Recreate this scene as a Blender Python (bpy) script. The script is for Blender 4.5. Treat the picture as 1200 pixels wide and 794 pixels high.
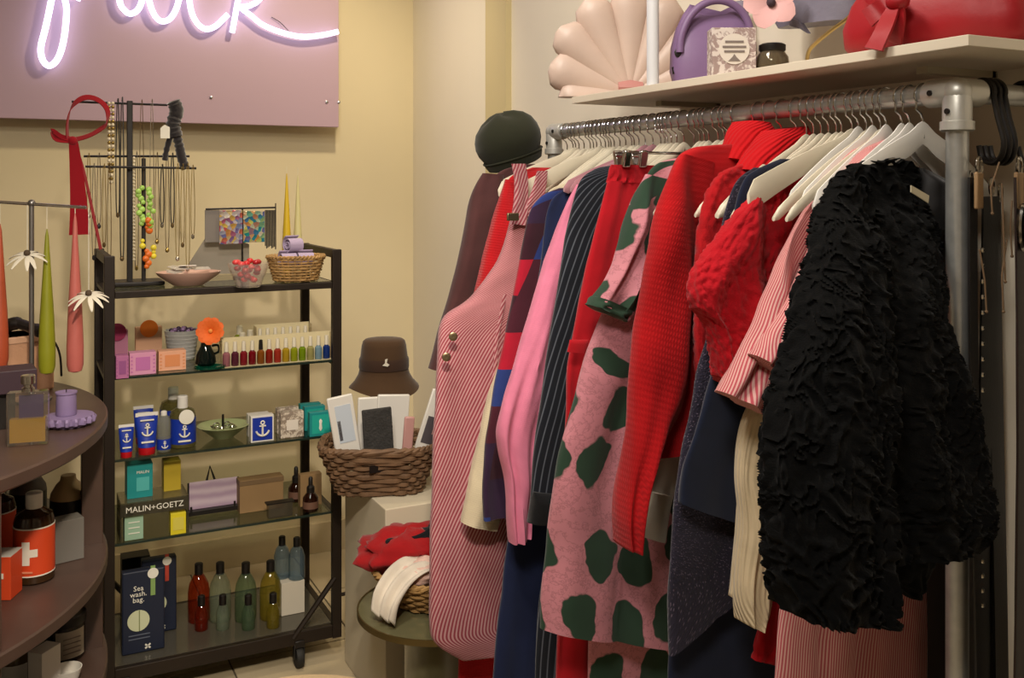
import bpy, math, random
from mathutils import Vector as V, noise, Matrix
random.seed(7)
for o in list(bpy.data.objects): bpy.data.objects.remove(o, do_unlink=True)
SC = bpy.context.scene
COL = SC.collection
PI = math.pi
# ------------------------------------------------------------ camera
H, FP, CX, HY = 1.5, 1150.0, 600.0, 217.0        # eye height, focal length (px), principal x, horizon y in a 1200x794 frame
YAW = math.radians(26.8)                         # camera turned right of the room's +Y axis
FW = V((math.sin(YAW), math.cos(YAW), 0)); RT = V((math.cos(YAW), -math.sin(YAW), 0))
cam = bpy.data.cameras.new('camera'); camo = bpy.data.objects.new('camera', cam); COL.objects.link(camo)
camo.location = (0, 0, H); camo.rotation_euler = (PI/2, 0, -YAW)
cam.sensor_width = 36; cam.lens = 36*FP/1200; cam.shift_y = -(397-HY)/1200; cam.clip_start = .05
SC.camera = camo
# ------------------------------------------------------------ light and exposure
SC.view_settings.view_transform = 'Standard'; SC.view_settings.look = 'None'
SC.view_settings.exposure = 0.0; SC.view_settings.gamma = 1; SC.view_settings.use_curve_mapping = False
w = bpy.data.worlds.new('world'); SC.world = w; w.use_nodes = True
w.node_tree.nodes['Background'].inputs[0].default_value = (1, .9, .78, 1)
w.node_tree.nodes['Background'].inputs[1].default_value = .1
def lamp(name, kind, loc, target, energy, color, size=.3, spot=70, blend=.6):
    l = bpy.data.lights.new(name, kind); l.energy = energy; l.color = color
    if kind == 'AREA': l.shape = 'DISK'; l.size = size
    else: l.shadow_soft_size = size
    if kind == 'SPOT': l.spot_size = math.radians(spot); l.spot_blend = blend
    o = bpy.data.objects.new(name, l); COL.objects.link(o); o.location = loc
    o.rotation_euler = (V(target)-V(loc)).to_track_quat('-Z', 'Y').to_euler()
    return o
WARM = (1, .87, .69); NEUT = (1, .93, .84)
lamp('fill_area_front', 'AREA', (-.3, .1, 2.72), (-.2, .5, 0), 30, NEUT, .5)  # unseen fill added for soft base light
lamp('ceiling_lamp_rail', 'AREA', (.45, 1.35, 2.74), (.6, 1.5, 0), 17, NEUT, .4)  # unseen fill added to brighten the rail and right wall
lamp('ceiling_spot_rail', 'SPOT', (.1, 1.1, 2.7), (1.15, 2.0, 1.15), 34, NEUT, .06, 75, .8)
lamp('ceiling_spot_wall', 'SPOT', (1.0, 2.9, 2.72), (.85, 3.95, 1.25), 48, (1, .86, .6), .05, 110, .8)
lamp('ceiling_spot_trolley', 'SPOT', (.1, .1, 2.55), (.5, 3.1, .7), 185, WARM, .06, 42, .8)  # unseen fill, set forward so light reaches under the shelves
lamp('fill_spot_corner', 'SPOT', (.55, 2.2, 2.72), (1.5, 2.75, 1.9), 32, NEUT, .05, 95, .9)  # unseen fill added to wash the right wall
lamp('ceiling_spot_counter', 'SPOT', (.15, .3, 2.6), (-.15, 2.5, .55), 85, WARM, .06, 36, .8)  # unseen fill, angled to brighten the inside of the tiers
# ------------------------------------------------------------ pixel helpers (a pixel gives a direction only)
def ray(px, py):
    d = FW + RT*((px-CX)/FP); return V((d.x, d.y, (HY-py)/FP))
def onY(px, py, Y): r = ray(px, py); k = Y/r.y; return V((r.x*k, Y, H+r.z*k))
def onX(px, py, X): r = ray(px, py); k = X/r.x; return V((X, r.y*k, H+r.z*k))
def onZ(px, py, Z): r = ray(px, py); k = (Z-H)/r.z; return V((r.x*k, r.y*k, Z))
def atd(px, py, d): r = ray(px, py); return V((r.x*d, r.y*d, H+r.z*d))
def dep(p): return p.x*FW.x+p.y*FW.y
def mpp(p): return dep(p)/FP                      # metres for one pixel at p
# ------------------------------------------------------------ mesh helpers
class MB:
    def __init__(s): s.v = []; s.f = []; s.uv = {}
    def add(s, vs, fs):
        b = len(s.v); s.v += [V(p) for p in vs]; s.f += [tuple(i+b for i in f) for f in fs]; return b
    def box(s, c, size, rz=0, rx=0, ry=0):
        m = Matrix.Rotation(rz, 3, 'Z') @ Matrix.Rotation(rx, 3, 'X') @ Matrix.Rotation(ry, 3, 'Y')
        x, y, z = [q/2 for q in size]; c = V(c)
        s.add([c+m@V((a*x, b*y, d*z)) for d in (-1, 1) for b in (-1, 1) for a in (-1, 1)],
              [(0, 2, 3, 1), (4, 5, 7, 6), (0, 1, 5, 4), (2, 6, 7, 3), (0, 4, 6, 2), (1, 3, 7, 5)]); return s
    def loft(s, rings, closed=True, cap0=True, cap1=True):
        n = len(rings[0]); b = len(s.v)
        for r in rings: s.v += [V(p) for p in r]
        for i in range(len(rings)-1):
            for j in range(n if closed else n-1):
                k = (j+1) % n
                s.f.append((b+i*n+j, b+i*n+k, b+(i+1)*n+k, b+(i+1)*n+j))
        if closed and cap0: s.f.append(tuple(b+j for j in reversed(range(n))))
        if closed and cap1: s.f.append(tuple(b+(len(rings)-1)*n+j for j in range(n)))
        return s
    def lathe(s, prof, c=(0, 0, 0), n=20, sx=1, sy=1, ax=None):
        c = V(c); q = V((0, 0, 1)).rotation_difference(V(ax)) if ax else None
        rings = []
        for r, z in prof:
            ring = [V((max(r, 1e-5)*sx*math.cos(2*PI*j/n), max(r, 1e-5)*sy*math.sin(2*PI*j/n), z)) for j in range(n)]
            rings.append([c+(q@p if q else p) for p in ring])
        return s.loft(rings)
    def tube(s, pts, r, n=8, closed=False, flat=1, up=None):
        pts = [V(p) for p in pts]; N = len(pts); rings = []; prev = None
        for i, p in enumerate(pts):
            a = pts[(i-1) % N] if (closed or i) else p; b = pts[(i+1) % N] if (closed or i < N-1) else p
            t = (b-a); t = t.normalized() if t.length > 1e-9 else V((0, 0, 1))
            if prev is None:
                u = V(up) if up else (V((0, 0, 1)) if abs(t.z) < .9 else V((1, 0, 0)))
            else: u = prev
            u = (u-t*u.dot(t)); u = u.normalized() if u.length > 1e-6 else t.orthogonal().normalized()
            prev = u; w_ = t.cross(u); ri = r[i] if isinstance(r, (list, tuple)) else r
            rings.append([p+u*(ri*math.cos(2*PI*j/n))+w_*(ri*flat*math.sin(2*PI*j/n)) for j in range(n)])
        if closed: rings.append(rings[0]); return s.loft(rings, True, False, False)
        return s.loft(rings)
    def ball(s, c, r, n=12, m=8, sc=(1, 1, 1)):
        c = V(c)
        return s.loft([[c+V((r*sc[0]*math.sin(a)*math.cos(2*PI*j/n), r*sc[1]*math.sin(a)*math.sin(2*PI*j/n), r*sc[2]*math.cos(a))) for j in range(n)]
                       for a in [max(.02, min(PI-.02, PI*i/m)) for i in range(m+1)]][::-1])
    def prism(s, pts, d):                          # flat outline (3-D points) pushed by vector d
        n = len(pts); d = V(d); b = len(s.v); s.v += [V(p) for p in pts]+[V(p)+d for p in pts]
        s.f += [tuple(b+i for i in range(n)), tuple(b+n+i for i in reversed(range(n)))]
        s.f += [(b+i, b+n+i, b+n+(i+1) % n, b+(i+1) % n) for i in range(n)]; return s
    def build(s, name, mat, parent=None, smooth=True, bevel=0, local=False, ang=40, flip=True):
        me = bpy.data.meshes.new(name); vs = s.v
        if parent is not None: off = V((0, 0, 0)) if local else wloc(parent)
        elif local: off = V((0, 0, 0))
        else:
            mn = [min(p[k] for p in vs) for k in range(3)]; mx = [max(p[k] for p in vs) for k in range(3)]
            off = V(((mn[0]+mx[0])/2, (mn[1]+mx[1])/2, mn[2]))
        me.from_pydata([tuple(p-off) for p in vs], [], s.f)
        if s.uv:
            l = me.uv_layers.new(name='UVMap')
            for lp in me.loops: l.data[lp.index].uv = s.uv.get(lp.vertex_index, (0, 0))
        if flip:
            import bmesh
            bm = bmesh.new(); bm.from_mesh(me); bmesh.ops.recalc_face_normals(bm, faces=bm.faces); bm.to_mesh(me); bm.free()
        if smooth:
            me.shade_smooth(); me.set_sharp_from_angle(angle=math.radians(ang))
        o = bpy.data.objects.new(name, me); COL.objects.link(o); me.materials.append(mat)
        if parent is not None: o.parent = parent
        else: o.location = off
        if bevel:
            md = o.modifiers.new('bevel', 'BEVEL'); md.width = bevel; md.segments = 2; md.limit_method = 'ANGLE'; md.angle_limit = .6
            if smooth: md.harden_normals = False
        return o
def wloc(o):
    p = V(o.location)
    while o.parent: o = o.parent; p += V(o.location)
    return p
def tag(o, label=None, cat=None, group=None, kind=None):
    if label: o['label'] = label
    if cat: o['category'] = cat
    if group: o['group'] = group
    if kind: o['kind'] = kind
    return o
def thing(name, label, cat, loc=(0, 0, 0), group=None, rz=0):
    o = bpy.data.objects.new(name, None); COL.objects.link(o); o.location = loc; o.rotation_euler.z = rz
    o.empty_display_size = .02; return tag(o, label, cat, group)
def dup(root, loc, rz=0, label=None, group=None, scale=None):
    def cp(o, par):
        c = o.copy(); COL.objects.link(c); c.parent = par
        for ch in list(o.children): cp(ch, c)
        return c
    r = cp(root, None); r.location = loc; r.rotation_euler.z = rz
    if label: r['label'] = label
    if group: r['group'] = group
    if scale: r.scale = scale
    return r
def text(s, size, mat, parent, pos, face, name='lettering', align='CENTER', ext=.0004, sp=1.0):
    # lettering standing on a surface whose outward normal is `face` (horizontal)
    c = bpy.data.curves.new('t', 'FONT'); c.body = s; c.size = size; c.align_x = align; c.align_y = 'CENTER'; c.extrude = ext; c.space_line = .8*sp; c.resolution_u = 2
    t = bpy.data.objects.new('t', c); COL.objects.link(t)
    bpy.context.view_layer.update()
    me = bpy.data.meshes.new_from_object(t.evaluated_get(bpy.context.evaluated_depsgraph_get()))
    bpy.data.objects.remove(t, do_unlink=True); bpy.data.curves.remove(c)
    z = V((0, 0, 1)); f = V(face).normalized(); x = z.cross(f).normalized()
    up = f.cross(x)
    off = wloc(parent)
    for v in me.vertices: v.co = V(pos)+x*v.co.x+up*v.co.y+f*v.co.z-off
    me.materials.clear(); me.materials.append(mat); me.name = name
    o = bpy.data.objects.new(name, me); COL.objects.link(o); o.parent = parent; return o
def crom(P, sub):
    out = []; n = len(P)
    for i in range(n-1):
        p0 = P[max(i-1, 0)]; p1 = P[i]; p2 = P[i+1]; p3 = P[min(i+2, n-1)]
        for k in range(sub):
            t = k/sub
            out.append(.5*((2*p1)+(p2-p0)*t+(2*p0-5*p1+4*p2-p3)*t*t+(3*p1-p0-3*p2+p3)*t**3))
    out.append(P[-1].copy()); return out
def spline(pts, sub=6): return crom([V(p) for p in pts], sub)
# ------------------------------------------------------------ materials
def lin(h):
    if isinstance(h, str):
        h = h.lstrip('#'); c = [int(h[i:i+2], 16)/255 for i in (0, 2, 4)]
    else: c = h
    return tuple((x/12.92 if x <= .04045 else ((x+.055)/1.055)**2.4) for x in c)+(1,)
class NT:
    def __init__(s, name):
        s.m = bpy.data.materials.new(name); s.m.use_nodes = True; s.t = s.m.node_tree; s.t.nodes.clear()
        s.out = s.t.nodes.new('ShaderNodeOutputMaterial')
    def n(s, typ, props=None, **inp):
        nd = s.t.nodes.new('ShaderNode'+typ)
        for k, v in (props or {}).items(): setattr(nd, k, v)
        for k, v in inp.items():
            k = k.replace('_', ' ')
            sock = nd.inputs[int(k[1:])] if k[0] == 'i' and k[1:].isdigit() else nd.inputs[k]
            if isinstance(v, bpy.types.NodeSocket): s.t.links.new(v, sock)
            else: sock.default_value = v
        return nd
    def math(s, op, a, b=0, c=0): return s.n('Math', {'operation': op}, i0=a, i1=b, i2=c).outputs[0]
    def mix(s, f, a, b):
        nd = s.n('Mix', {'data_type': 'RGBA'}); 
        for i, v in ((0, f), (6, a), (7, b)):
            if isinstance(v, bpy.types.NodeSocket): s.t.links.new(v, nd.inputs[i])
            else: nd.inputs[i].default_value = v
        return nd.outputs[2]
    def coord(s, kind): return s.n('TexCoord').outputs[kind]
    def done(s, sh): s.t.links.new(sh, s.out.inputs[0]); return s.m
CACHE = {}
def pbr(name, col, rough=.5, metal=0, bump=None, spec=.5, var=0, vscale=8, sheen=0, emit=None, es=0, coord='Object', pattern=None, coat=0):
    if name in CACHE: return CACHE[name]
    t = NT(name); c = lin(col); uv = t.coord(coord)
    base = c
    if pattern: base = pattern(t, uv, c)
    if var:
        nz = t.n('TexNoise', Vector=uv, Scale=vscale, Detail=4.0).outputs[0]
        fac = t.n('MapRange', Value=nz, From_Min=.3, From_Max=.7, To_Min=1-var, To_Max=1+var).outputs[0]
        base = t.n('VectorMath', {'operation': 'MULTIPLY'}, i0=base[:3] if isinstance(base, tuple) else base, i1=fac).outputs[0]
    p = t.n('BsdfPrincipled', Roughness=rough, Metallic=metal)
    if isinstance(base, tuple): p.inputs['Base Color'].default_value = base
    else: t.t.links.new(base, p.inputs['Base Color'])
    p.inputs['Specular IOR Level'].default_value = spec
    if sheen: p.inputs['Sheen Weight'].default_value = sheen; p.inputs['Sheen Roughness'].default_value = .5
    if coat: p.inputs['Coat Weight'].default_value = coat; p.inputs['Coat Roughness'].default_value = .08
    if emit: p.inputs['Emission Color'].default_value = lin(emit); p.inputs['Emission Strength'].default_value = es
    if bump:
        kind, sc, st, dist = bump
        if kind == 'noise': h = t.n('TexNoise', Vector=uv, Scale=sc, Detail=5.0).outputs[0]
        elif kind == 'voronoi': h = t.n('TexVoronoi', Vector=uv, Scale=sc).outputs[0]
        else:
            sp = t.n('SeparateXYZ', Vector=uv); u, v = sp.outputs[0], sp.outputs[1]
            if kind == 'rib': h = t.math('SINE', t.math('MULTIPLY', u, sc*2*PI))
            elif kind == 'knit':                       # staggered V stitches in columns
                a = t.math('SINE', t.math('MULTIPLY', u, sc*2*PI))
                k = t.math('ABSOLUTE', a)
                b = t.math('SINE', t.math('ADD', t.math('MULTIPLY', v, sc*2*PI), t.math('MULTIPLY', k, 2.2)))
                h = t.math('ADD', t.math('MULTIPLY', b, .5), k)
            else:                                      # weave
                h = t.math('MULTIPLY', t.math('SINE', t.math('MULTIPLY', u, sc*2*PI)), t.math('SINE', t.math('MULTIPLY', v, sc*2*PI)))
        b = t.n('Bump', Strength=st, Distance=dist, Height=h)
        t.t.links.new(b.outputs[0], p.inputs['Normal'])
    CACHE[name] = t.done(p.outputs[0]); return CACHE[name]
def glass(name, col='ffffff', refl=.9, rough=.02, body=0, bodycol=None):
    # thin clear pane or vessel: tinted see-through, mirror reflection by Fresnel, optional cloudy body
    if name in CACHE: return CACHE[name]
    t = NT(name); tr = t.n('BsdfTransparent', Color=lin(col)).outputs[0]
    if body:
        df = t.n('BsdfDiffuse', Color=lin(bodycol or col)).outputs[0]
        tr = t.n('MixShader', i0=body, i1=tr, i2=df).outputs[0]
    gl = t.n('BsdfGlossy', Roughness=rough).outputs[0]
    fr = t.n('Fresnel', IOR=t.math('SUBTRACT', 1.5, t.math('MULTIPLY', t.n('NewGeometry').outputs['Backfacing'], .8333))).outputs[0]
    CACHE[name] = t.done(t.n('MixShader', i0=t.math('MULTIPLY', fr, refl), i1=tr, i2=gl).outputs[0]); return CACHE[name]
def glow(name, col, s):
    if name in CACHE: return CACHE[name]
    t = NT(name); CACHE[name] = t.done(t.n('Emission', Color=lin(col), Strength=s).outputs[0]); return CACHE[name]
# cloth patterns: f(tree, uv, base) -> colour
def p_stripe(per, c2, duty=.5, slant=0.0, chevron=None):
    def f(t, uv, c):
        sp = t.n('SeparateXYZ', Vector=uv); u, v = sp.outputs[0], sp.outputs[1]
        if chevron is not None:
            q = t.math('ADD', u, t.math('MULTIPLY', t.math('ABSOLUTE', t.math('SUBTRACT', u, chevron)), 0))
            v2 = t.math('MULTIPLY', v, slant); u = t.math('ADD', t.math('ABSOLUTE', t.math('SUBTRACT', q, chevron)), v2)
        elif slant: u = t.math('ADD', u, t.math('MULTIPLY', v, slant))
        k = t.math('FRACT', t.math('DIVIDE', u, per))
        e = t.n('MapRange', {'interpolation_type': 'SMOOTHSTEP'}, Value=t.math('ABSOLUTE', t.math('SUBTRACT', k, .5)), From_Min=duty/2-.06, From_Max=duty/2+.06).outputs[0]
        return t.mix(e, lin(c2), c)
    return f
def p_blocks(su, sv, cols, seed=0):
    def f(t, uv, c):
        sp = t.n('SeparateXYZ', Vector=uv)
        iu = t.math('FLOOR', t.math('DIVIDE', sp.outputs[0], su)); iv = t.math('FLOOR', t.math('DIVIDE', sp.outputs[1], sv))
        r = t.n('TexWhiteNoise', {'noise_dimensions': '3D'}, Vector=t.n('CombineXYZ', X=iu, Y=iv, Z=float(seed)).outputs[0]).outputs[0]
        cr = t.n('ValToRGB', Fac=r); cr.color_ramp.interpolation = 'CONSTANT'; e = cr.color_ramp.elements
        e[0].position = 0; e[0].color = lin(cols[0]); e[1].position = 1/len(cols); e[1].color = lin(cols[1])
        for i in range(2, len(cols)): q = e.new(i/len(cols)); q.color = lin(cols[i])
        return cr.outputs[0]
    return f
def p_spots(scale, rad, c2, vein):
    def f(t, uv, c):
        wz = t.n('TexNoise', Vector=uv, Scale=17.0, Detail=2.0).outputs[1]
        wv = t.n('VectorMath', {'operation': 'MULTIPLY_ADD'}, i0=wz, i1=(.05, .05, 0), i2=uv).outputs[0]
        st = t.n('VectorMath', {'operation': 'MULTIPLY'}, i0=wv, i1=(1, .78, 0)).outputs[0]
        d = t.n('TexVoronoi', {'voronoi_dimensions': '2D'}, Vector=st, Scale=scale, Randomness=.5).outputs[0]
        s = t.n('MapRange', Value=d, From_Min=rad-.012, From_Max=rad+.012).outputs[0]
        cz = t.n('TexNoise', Vector=uv, Scale=30.0, Detail=6.0, Roughness=.7).outputs[0]
        crk = t.n('MapRange', Value=t.math('ABSOLUTE', t.math('SUBTRACT', cz, .5)), From_Min=.0, From_Max=.03, To_Min=.35, To_Max=0.0).outputs[0]
        base = t.mix(crk, c, lin(vein))
        return t.mix(s, lin(c2), base)
    return f
def p_tweed(sc, c2):
    def f(t, uv, c):
        v = t.n('TexVoronoi', Vector=uv, Scale=sc).outputs[0]
        return t.mix(t.n('MapRange', Value=v, From_Min=.12, From_Max=.3).outputs[0], lin(c2), c)
    return f
def cloth(name, col, bump=('weave', 900, .25, .0006), pattern=None, var=.12, rough=.9, sheen=.15, spec=.2):
    return pbr(name, col, rough, 0, bump, spec, var, 14, sheen, coord='UV', pattern=pattern)
# ============================================================ the room
XW, YB = 1.52, 3.95
m_wall = pbr('painted_plaster', 'd8c9a6', .85, bump=('noise', 60, .08, .002), var=.04, vscale=1.5)
m_wallr = pbr('painted_plaster_pale', 'e4dac6', .85, bump=('noise', 60, .08, .002), var=.03, vscale=1.5)
m_trim_shade = pbr('trim_shade_tone', 'c9b98c', .7)  # darker cream carries the shade of the wall strip in its colour
m_dark = pbr('black_metal', '1c1714', .45, .3)
def struct(name, bm, m, parent=None, **k):
    o = bm.build(name, m, parent, smooth=False, **k)
    if parent is None: o['kind'] = 'structure'
    return o
struct('wall_back', MB().box((-.5, YB+.05, 1.4), (4.2, .1, 2.8)), m_wall)
struct('wall_right', MB().box((XW+.05, .73, 1.4), (.1, 6.44, 2.8)), m_wallr)
struct('wall_left', MB().box((-2.55, .7, 1.4), (.1, 6.5, 2.8)), m_wallr)
struct('wall_front', MB().box((-.5, -2.55, 1.4), (4.2, .1, 2.8)), m_wallr)
struct('ceiling', MB().box((-.5, .7, 2.83), (4.2, 6.6, .06)), pbr('ceiling_paint', 'e4ddcc', .9))
floor = struct('floor', MB().box((-.5, .7, -.035), (4.2, 6.6, .06)), pbr('floor_grout', '5e5444', .9))
m_tiles = [pbr('floor_tile_%d' % i, c, .45, bump=('noise', 25, .1, .002), var=.1, vscale=5) for i, c in enumerate(('b9a98a', 'c2b293', 'ae9f82'))]
tms = []
for i in range(3):
    o = MB().box((0, 0, 0), (.394, .394, .011)).build('tile', m_tiles[i], floor, smooth=False, local=True)
    tms.append(o.data); bpy.data.objects.remove(o, do_unlink=True)
for iy in range(11):
    for ix in range(7):
        o = bpy.data.objects.new('tile', random.choice(tms)); COL.objects.link(o); o.parent = floor
        o.location = V((-1.2+.4*ix, -.25+.4*iy, -.0062))-V(floor.location)
struct('baseboard_back', MB().box((-.5, YB-.009, .06), (4.0, .018, .12)), pbr('baseboard_paint', 'bfae8c', .6))
struct('trim_1', MB().box((XW-.011, 3.095, 1.4), (.022, .165, 2.8)), m_trim_shade)  # raised strip, its shaded look put into the colour
# ------------------------------------------------------------ neon sign board
YS = 3.85
p0 = onY(397, 149, YS); zb = p0.z
sg = thing('neon_sign', 'lavender sign board with white neon script reading flock', 'sign', (p0.x-.9, YS, zb))
m_board = pbr('sign_board_paint', 'b89cab', .6)
MB().box((p0.x-.9, YS+.012, zb+.45), (1.8, .024, .9)).build('board', m_board, sg, smooth=False, bevel=.002)
for sx, sz in ((-.5, .1), (.0, .1), (-1.5, .1), (-.05, .1), (-.05, .8), (-1.0, .8)):
    MB().lathe([(.004, 0), (.006, .003), (.006, .004), (.001, .006)], (p0.x+sx, YS, zb+sz), 8, ax=(0, -1, 0)).build('screw', pbr('steel', 'b8b8b8', .3, 1), sg)
    MB().lathe([(.008, 0), (.008, .06)], (p0.x+sx, YS+.025, zb+sz), 8, ax=(0, 1, 0)).build('spacer', pbr('steel', 'b8b8b8', .3, 1), sg)
m_neon = glow('neon_glow', 'e2deff', 3.2)
strokes = [('neon_letter_f', [(98, -95), (108, -140), (100, -168), (86, -150), (74, -90), (62, -10), (54, 30), (48, 55), (50, 70), (58, 77), (68, 68), (75, 45), (78, 10), (73, -10), (80, -8), (95, -1)], 0),
           ('neon_letter_l', [(112, -30), (138, -95), (154, -150), (147, -165), (139, -120), (137, -40), (140, 0), (146, 12), (153, 16), (161, 12), (166, 2), (168, -14)], 0),
           ('neon_letter_o', [(193, -72), (178, -50), (173, -15), (176, 5), (182, 19), (190, 25), (200, 21), (208, 6), (212, -20), (206, -55)], 1),
           ('neon_letter_c', [(256, -58), (240, -66), (226, -40), (222, -8), (224, 12), (231, 27), (241, 34), (252, 31), (262, 22), (267, 17)], 0),
           ('neon_letter_k', [(300, -150), (292, -100), (284, -30), (278, 5), (272, 38)], 0),
           ('neon_letter_k', [(318, -40), (306, -4), (294, 6), (283, 9), (294, 18), (308, 29), (330, 38), (354, 43), (378, 41), (396, 37)], 0)]
for nm, pts, cl in strokes:
    P = [onY(x, y, YS-.035) for x, y in pts]
    P = crom(P+P[:1], 8)[:-1] if cl else crom(P, 8)
    nb = MB().tube(P, .0105, 10, closed=bool(cl)).build(nm, m_neon, sg)
    for q in (P[len(P)//5], P[len(P)*4//5]):
        if q.z > zb+.02: MB().lathe([(.004, 0), (.004, .03)], (q.x, YS-.03, q.z), 6, ax=(0, 1, 0)).build('tube_support', glass('clear_plastic', 'e8e8f0'), nb)
MB().tube(spline([onY(318, 20, YS-.006), onY(328, 26, YS-.01), onY(338, 36, YS-.02)]), .0015, 6).build('cable', m_dark, sg)
# ============================================================ pipe clothes rail
XR, ZR, Y0, Y1 = 1.28, 1.642, 1.029, 2.285
PR = .0168
m_galv = pbr('galvanised_steel', 'b4b4b0', .3, .65, bump=('noise', 90, .06, .001), var=.12, vscale=40)
m_fit = pbr('cast_fitting', 'c4c2ba', .42, .55, bump=('noise', 140, .12, .001), var=.08)
rail = thing('clothes_rail', 'galvanised steel pipe clothes rail loaded with garments', 'clothes rail', (XR, (Y0+Y1)/2, 0))
def cyl(a, b, r, n=20): return MB().tube([a, b], r, n)
cyl((XR, Y0, ZR), (XR, Y1, ZR), PR, 24).build('rail_pipe', m_galv, rail)
cyl((XR, Y0, 0), (XR, Y0, ZR), PR, 24).build('post', m_galv, rail)
cyl((XR, Y1, 0), (XR, Y1, ZR), PR, 24).build('post', m_galv, rail)
cyl((XR, Y0, ZR), (XW-.006, Y0, ZR), PR, 24).build('cross_pipe', m_galv, rail)
def fitting(y, s, cross):
    b = MB(); R = PR+.0048
    b.ball((XR, y, ZR), R+.001, 20, 14)
    b.lathe([(R-.001, 0), (R, .002), (R, .05), (R-.002, .053), (PR, .053)], (XR, y, ZR), 24, ax=(0, s, 0))
    b.lathe([(R-.001, 0), (R, .002), (R, .044), (R+.0035, .045), (R+.0035, .058), (R+.001, .06), (PR, .06)], (XR, y, ZR), 24, ax=(0, 0, -1))
    if cross: b.lathe([(R-.001, 0), (R, .002), (R, .046), (R-.002, .048), (PR, .048)], (XR, y, ZR), 24, ax=(1, 0, 0))
    f = b.build('elbow_fitting', m_fit, rail)
    MB().lathe([(.0045, 0), (.0045, .003), (.002, .003)], (XR-R+.0005, y+s*.032, ZR), 10, ax=(-1, 0, 0)).build('set_screw', m_dark, f)
    MB().lathe([(.0045, 0), (.0045, .003), (.002, .003)], (XR-R+.0005, y, ZR-.03), 10, ax=(-1, 0, 0)).build('set_screw', m_dark, f)
fitting(Y0, 1, True); fitting(Y1, -1, False)
for y in (Y0, Y1): MB().lathe([(.04, 0), (.04, .006), (.024, .008), (.022, .03), (PR, .03)], (XR, y, 0), 20).build('floor_flange', m_fit, rail)
MB().lathe([(.04, 0), (.04, .006), (.024, .008), (.022, .03), (PR, .03)], (XW, Y0, ZR), 20, ax=(-1, 0, 0)).build('wall_flange', m_fit, rail)
RM = ((1.0, 1.0), (1.09, 1.095), (1.105, 1.150), (1.14, 1.178), (1.17, 1.208), (1.215, 1.24), (1.26, 1.276), (1.30, 1.312), (1.33, 1.343), (1.355, 1.374), (1.385, 1.412), (1.46, 1.478), (1.525, 1.54), (1.60, 1.60), (3, 3))
def rmap(y):                                           # spacing of the hangers along the rail
    for (a, b), (c, d) in zip(RM, RM[1:]):
        if a <= y <= c: return b+(d-b)*(y-a)/(c-a)
    return y
# ------------------------------------------------------------ hangers
m_wood = pbr('cream_hanger', 'd9cfb8', .45, var=.05); m_whiteh = pbr('white_hanger', 'e6e2da', .4); m_velvet = pbr('dusky_pink_velvet', 'b07a82', .9, sheen=.6)
m_chrome = pbr('chrome', 'cfcfcf', .15, 1)
def hanger_proto(mat, label, group, drop=.085, L=.215, h=.021, tip=.027):
    t = thing('clothes_hanger', label, 'hanger', (0, 0, 0), group)
    pts, hs, th = [], [], []
    for i in range(41):
        u = -1+2*i/40; a = abs(u)
        z = -.055-.004-drop*(a**1.35)*(1 if a < .93 else 1)+.012*math.exp(-(u/.1)**2)-.012
        pts.append((u*L, .018*a*a, z)); hs.append(h*.75+(tip-h*.75)*a**1.5 if a < .93 else tip*math.sqrt(max(.05, 1-((a-.93)/.075)**2)))
    b = MB(); rings = []
    for p, r in zip(pts, hs):
        rings.append([V(p)+V((0, .0036*math.cos(q), r*math.sin(q))) for q in [2*PI*j/10 for j in range(10)]])
    b.loft(rings); b.build('hanger_body', mat, t, local=True)
    hk = [(0, 0, -.062), (0, 0, -.038), (-.004, 0, -.029), (-.015, 0, -.022)]
    R = PR+.0022
    for i in range(15):
        a = math.radians(222-i*17); hk.append((R*math.cos(a), 0, R*math.sin(a)))
    MB().tube(hk, .00165, 7).build('hook', m_chrome, t, local=True)
    MB().lathe([(.0035, -.068), (.0035, -.058), (.0022, -.055)], (0, 0, 0), 8).build('ferrule', m_chrome, t, local=True)
    return t
GH = 'hangers on the pipe clothes rail'
hp = {'c': hanger_proto(m_wood, 'slim cream clothes hanger with steel hook on the pipe rail', GH, .125, .19, .015, .011),
      'f': hanger_proto(m_wood, 'cream contoured clothes hanger with wide rounded ends', 'wide ended cream hangers', .092, .215, .021, .027),
      'w': hanger_proto(m_whiteh, 'white flat clothes hanger with steel hook near the pipe corner', 'white hangers near the pipe corner', .105, .2, .026, .02),
      'v': hanger_proto(m_velvet, 'dusky pink velvet hanger beside the pink sweater', 'pink velvet hangers', .08, .205, .014, .016)}
used = set(); hl = {k: o['label'] for k, o in hp.items()}
HY_ = []
def hang(kind, y, rz=0, sz=1, sx=1, lab=None):
    y = rmap(y); rz = .02
    if lab is None and any(abs(y-q) < .0092 for q in HY_): return None
    HY_.append(y)
    if kind not in used: used.add(kind); o = hp[kind]; o.location = (XR, y, ZR); o.rotation_euler.z = rz
    else: o = dup(hp[kind], (XR, y, ZR), rz); o['label'] = hl[kind]
    for ch in o.children:
        if ch.name.startswith('hanger_body'): ch.scale = (sx, 1, 1); 
    if lab: o['label'] = lab
    return o
GL = (('brown coat', 2.215), ('red knitted dress', 2.13), ('striped dungarees', 2.05), ('cream cardigan', 1.99), ('plaid jacket', 1.94), ('long navy dress', 1.885), ('pinstripe jacket', 1.76), ('pinstriped trousers', 1.715), ('spotted dress', 1.60), ('white shirt', 1.525), ('red turtleneck', 1.46), ('chunky red turtleneck', 1.385), ('tweed coat', 1.335), ('dark navy dress', 1.30), ('red boucle cardigan', 1.26), ('cream ribbed sweater', 1.215), ('striped shirt', 1.17), ('striped shirt dress', 1.14))
for nm, y in GL: hang('f' if nm in ('cream ribbed sweater', 'striped dungarees') else 'c', y, random.uniform(-.05, .05), lab='cream clothes hanger with steel hook holding the '+nm)
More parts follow.
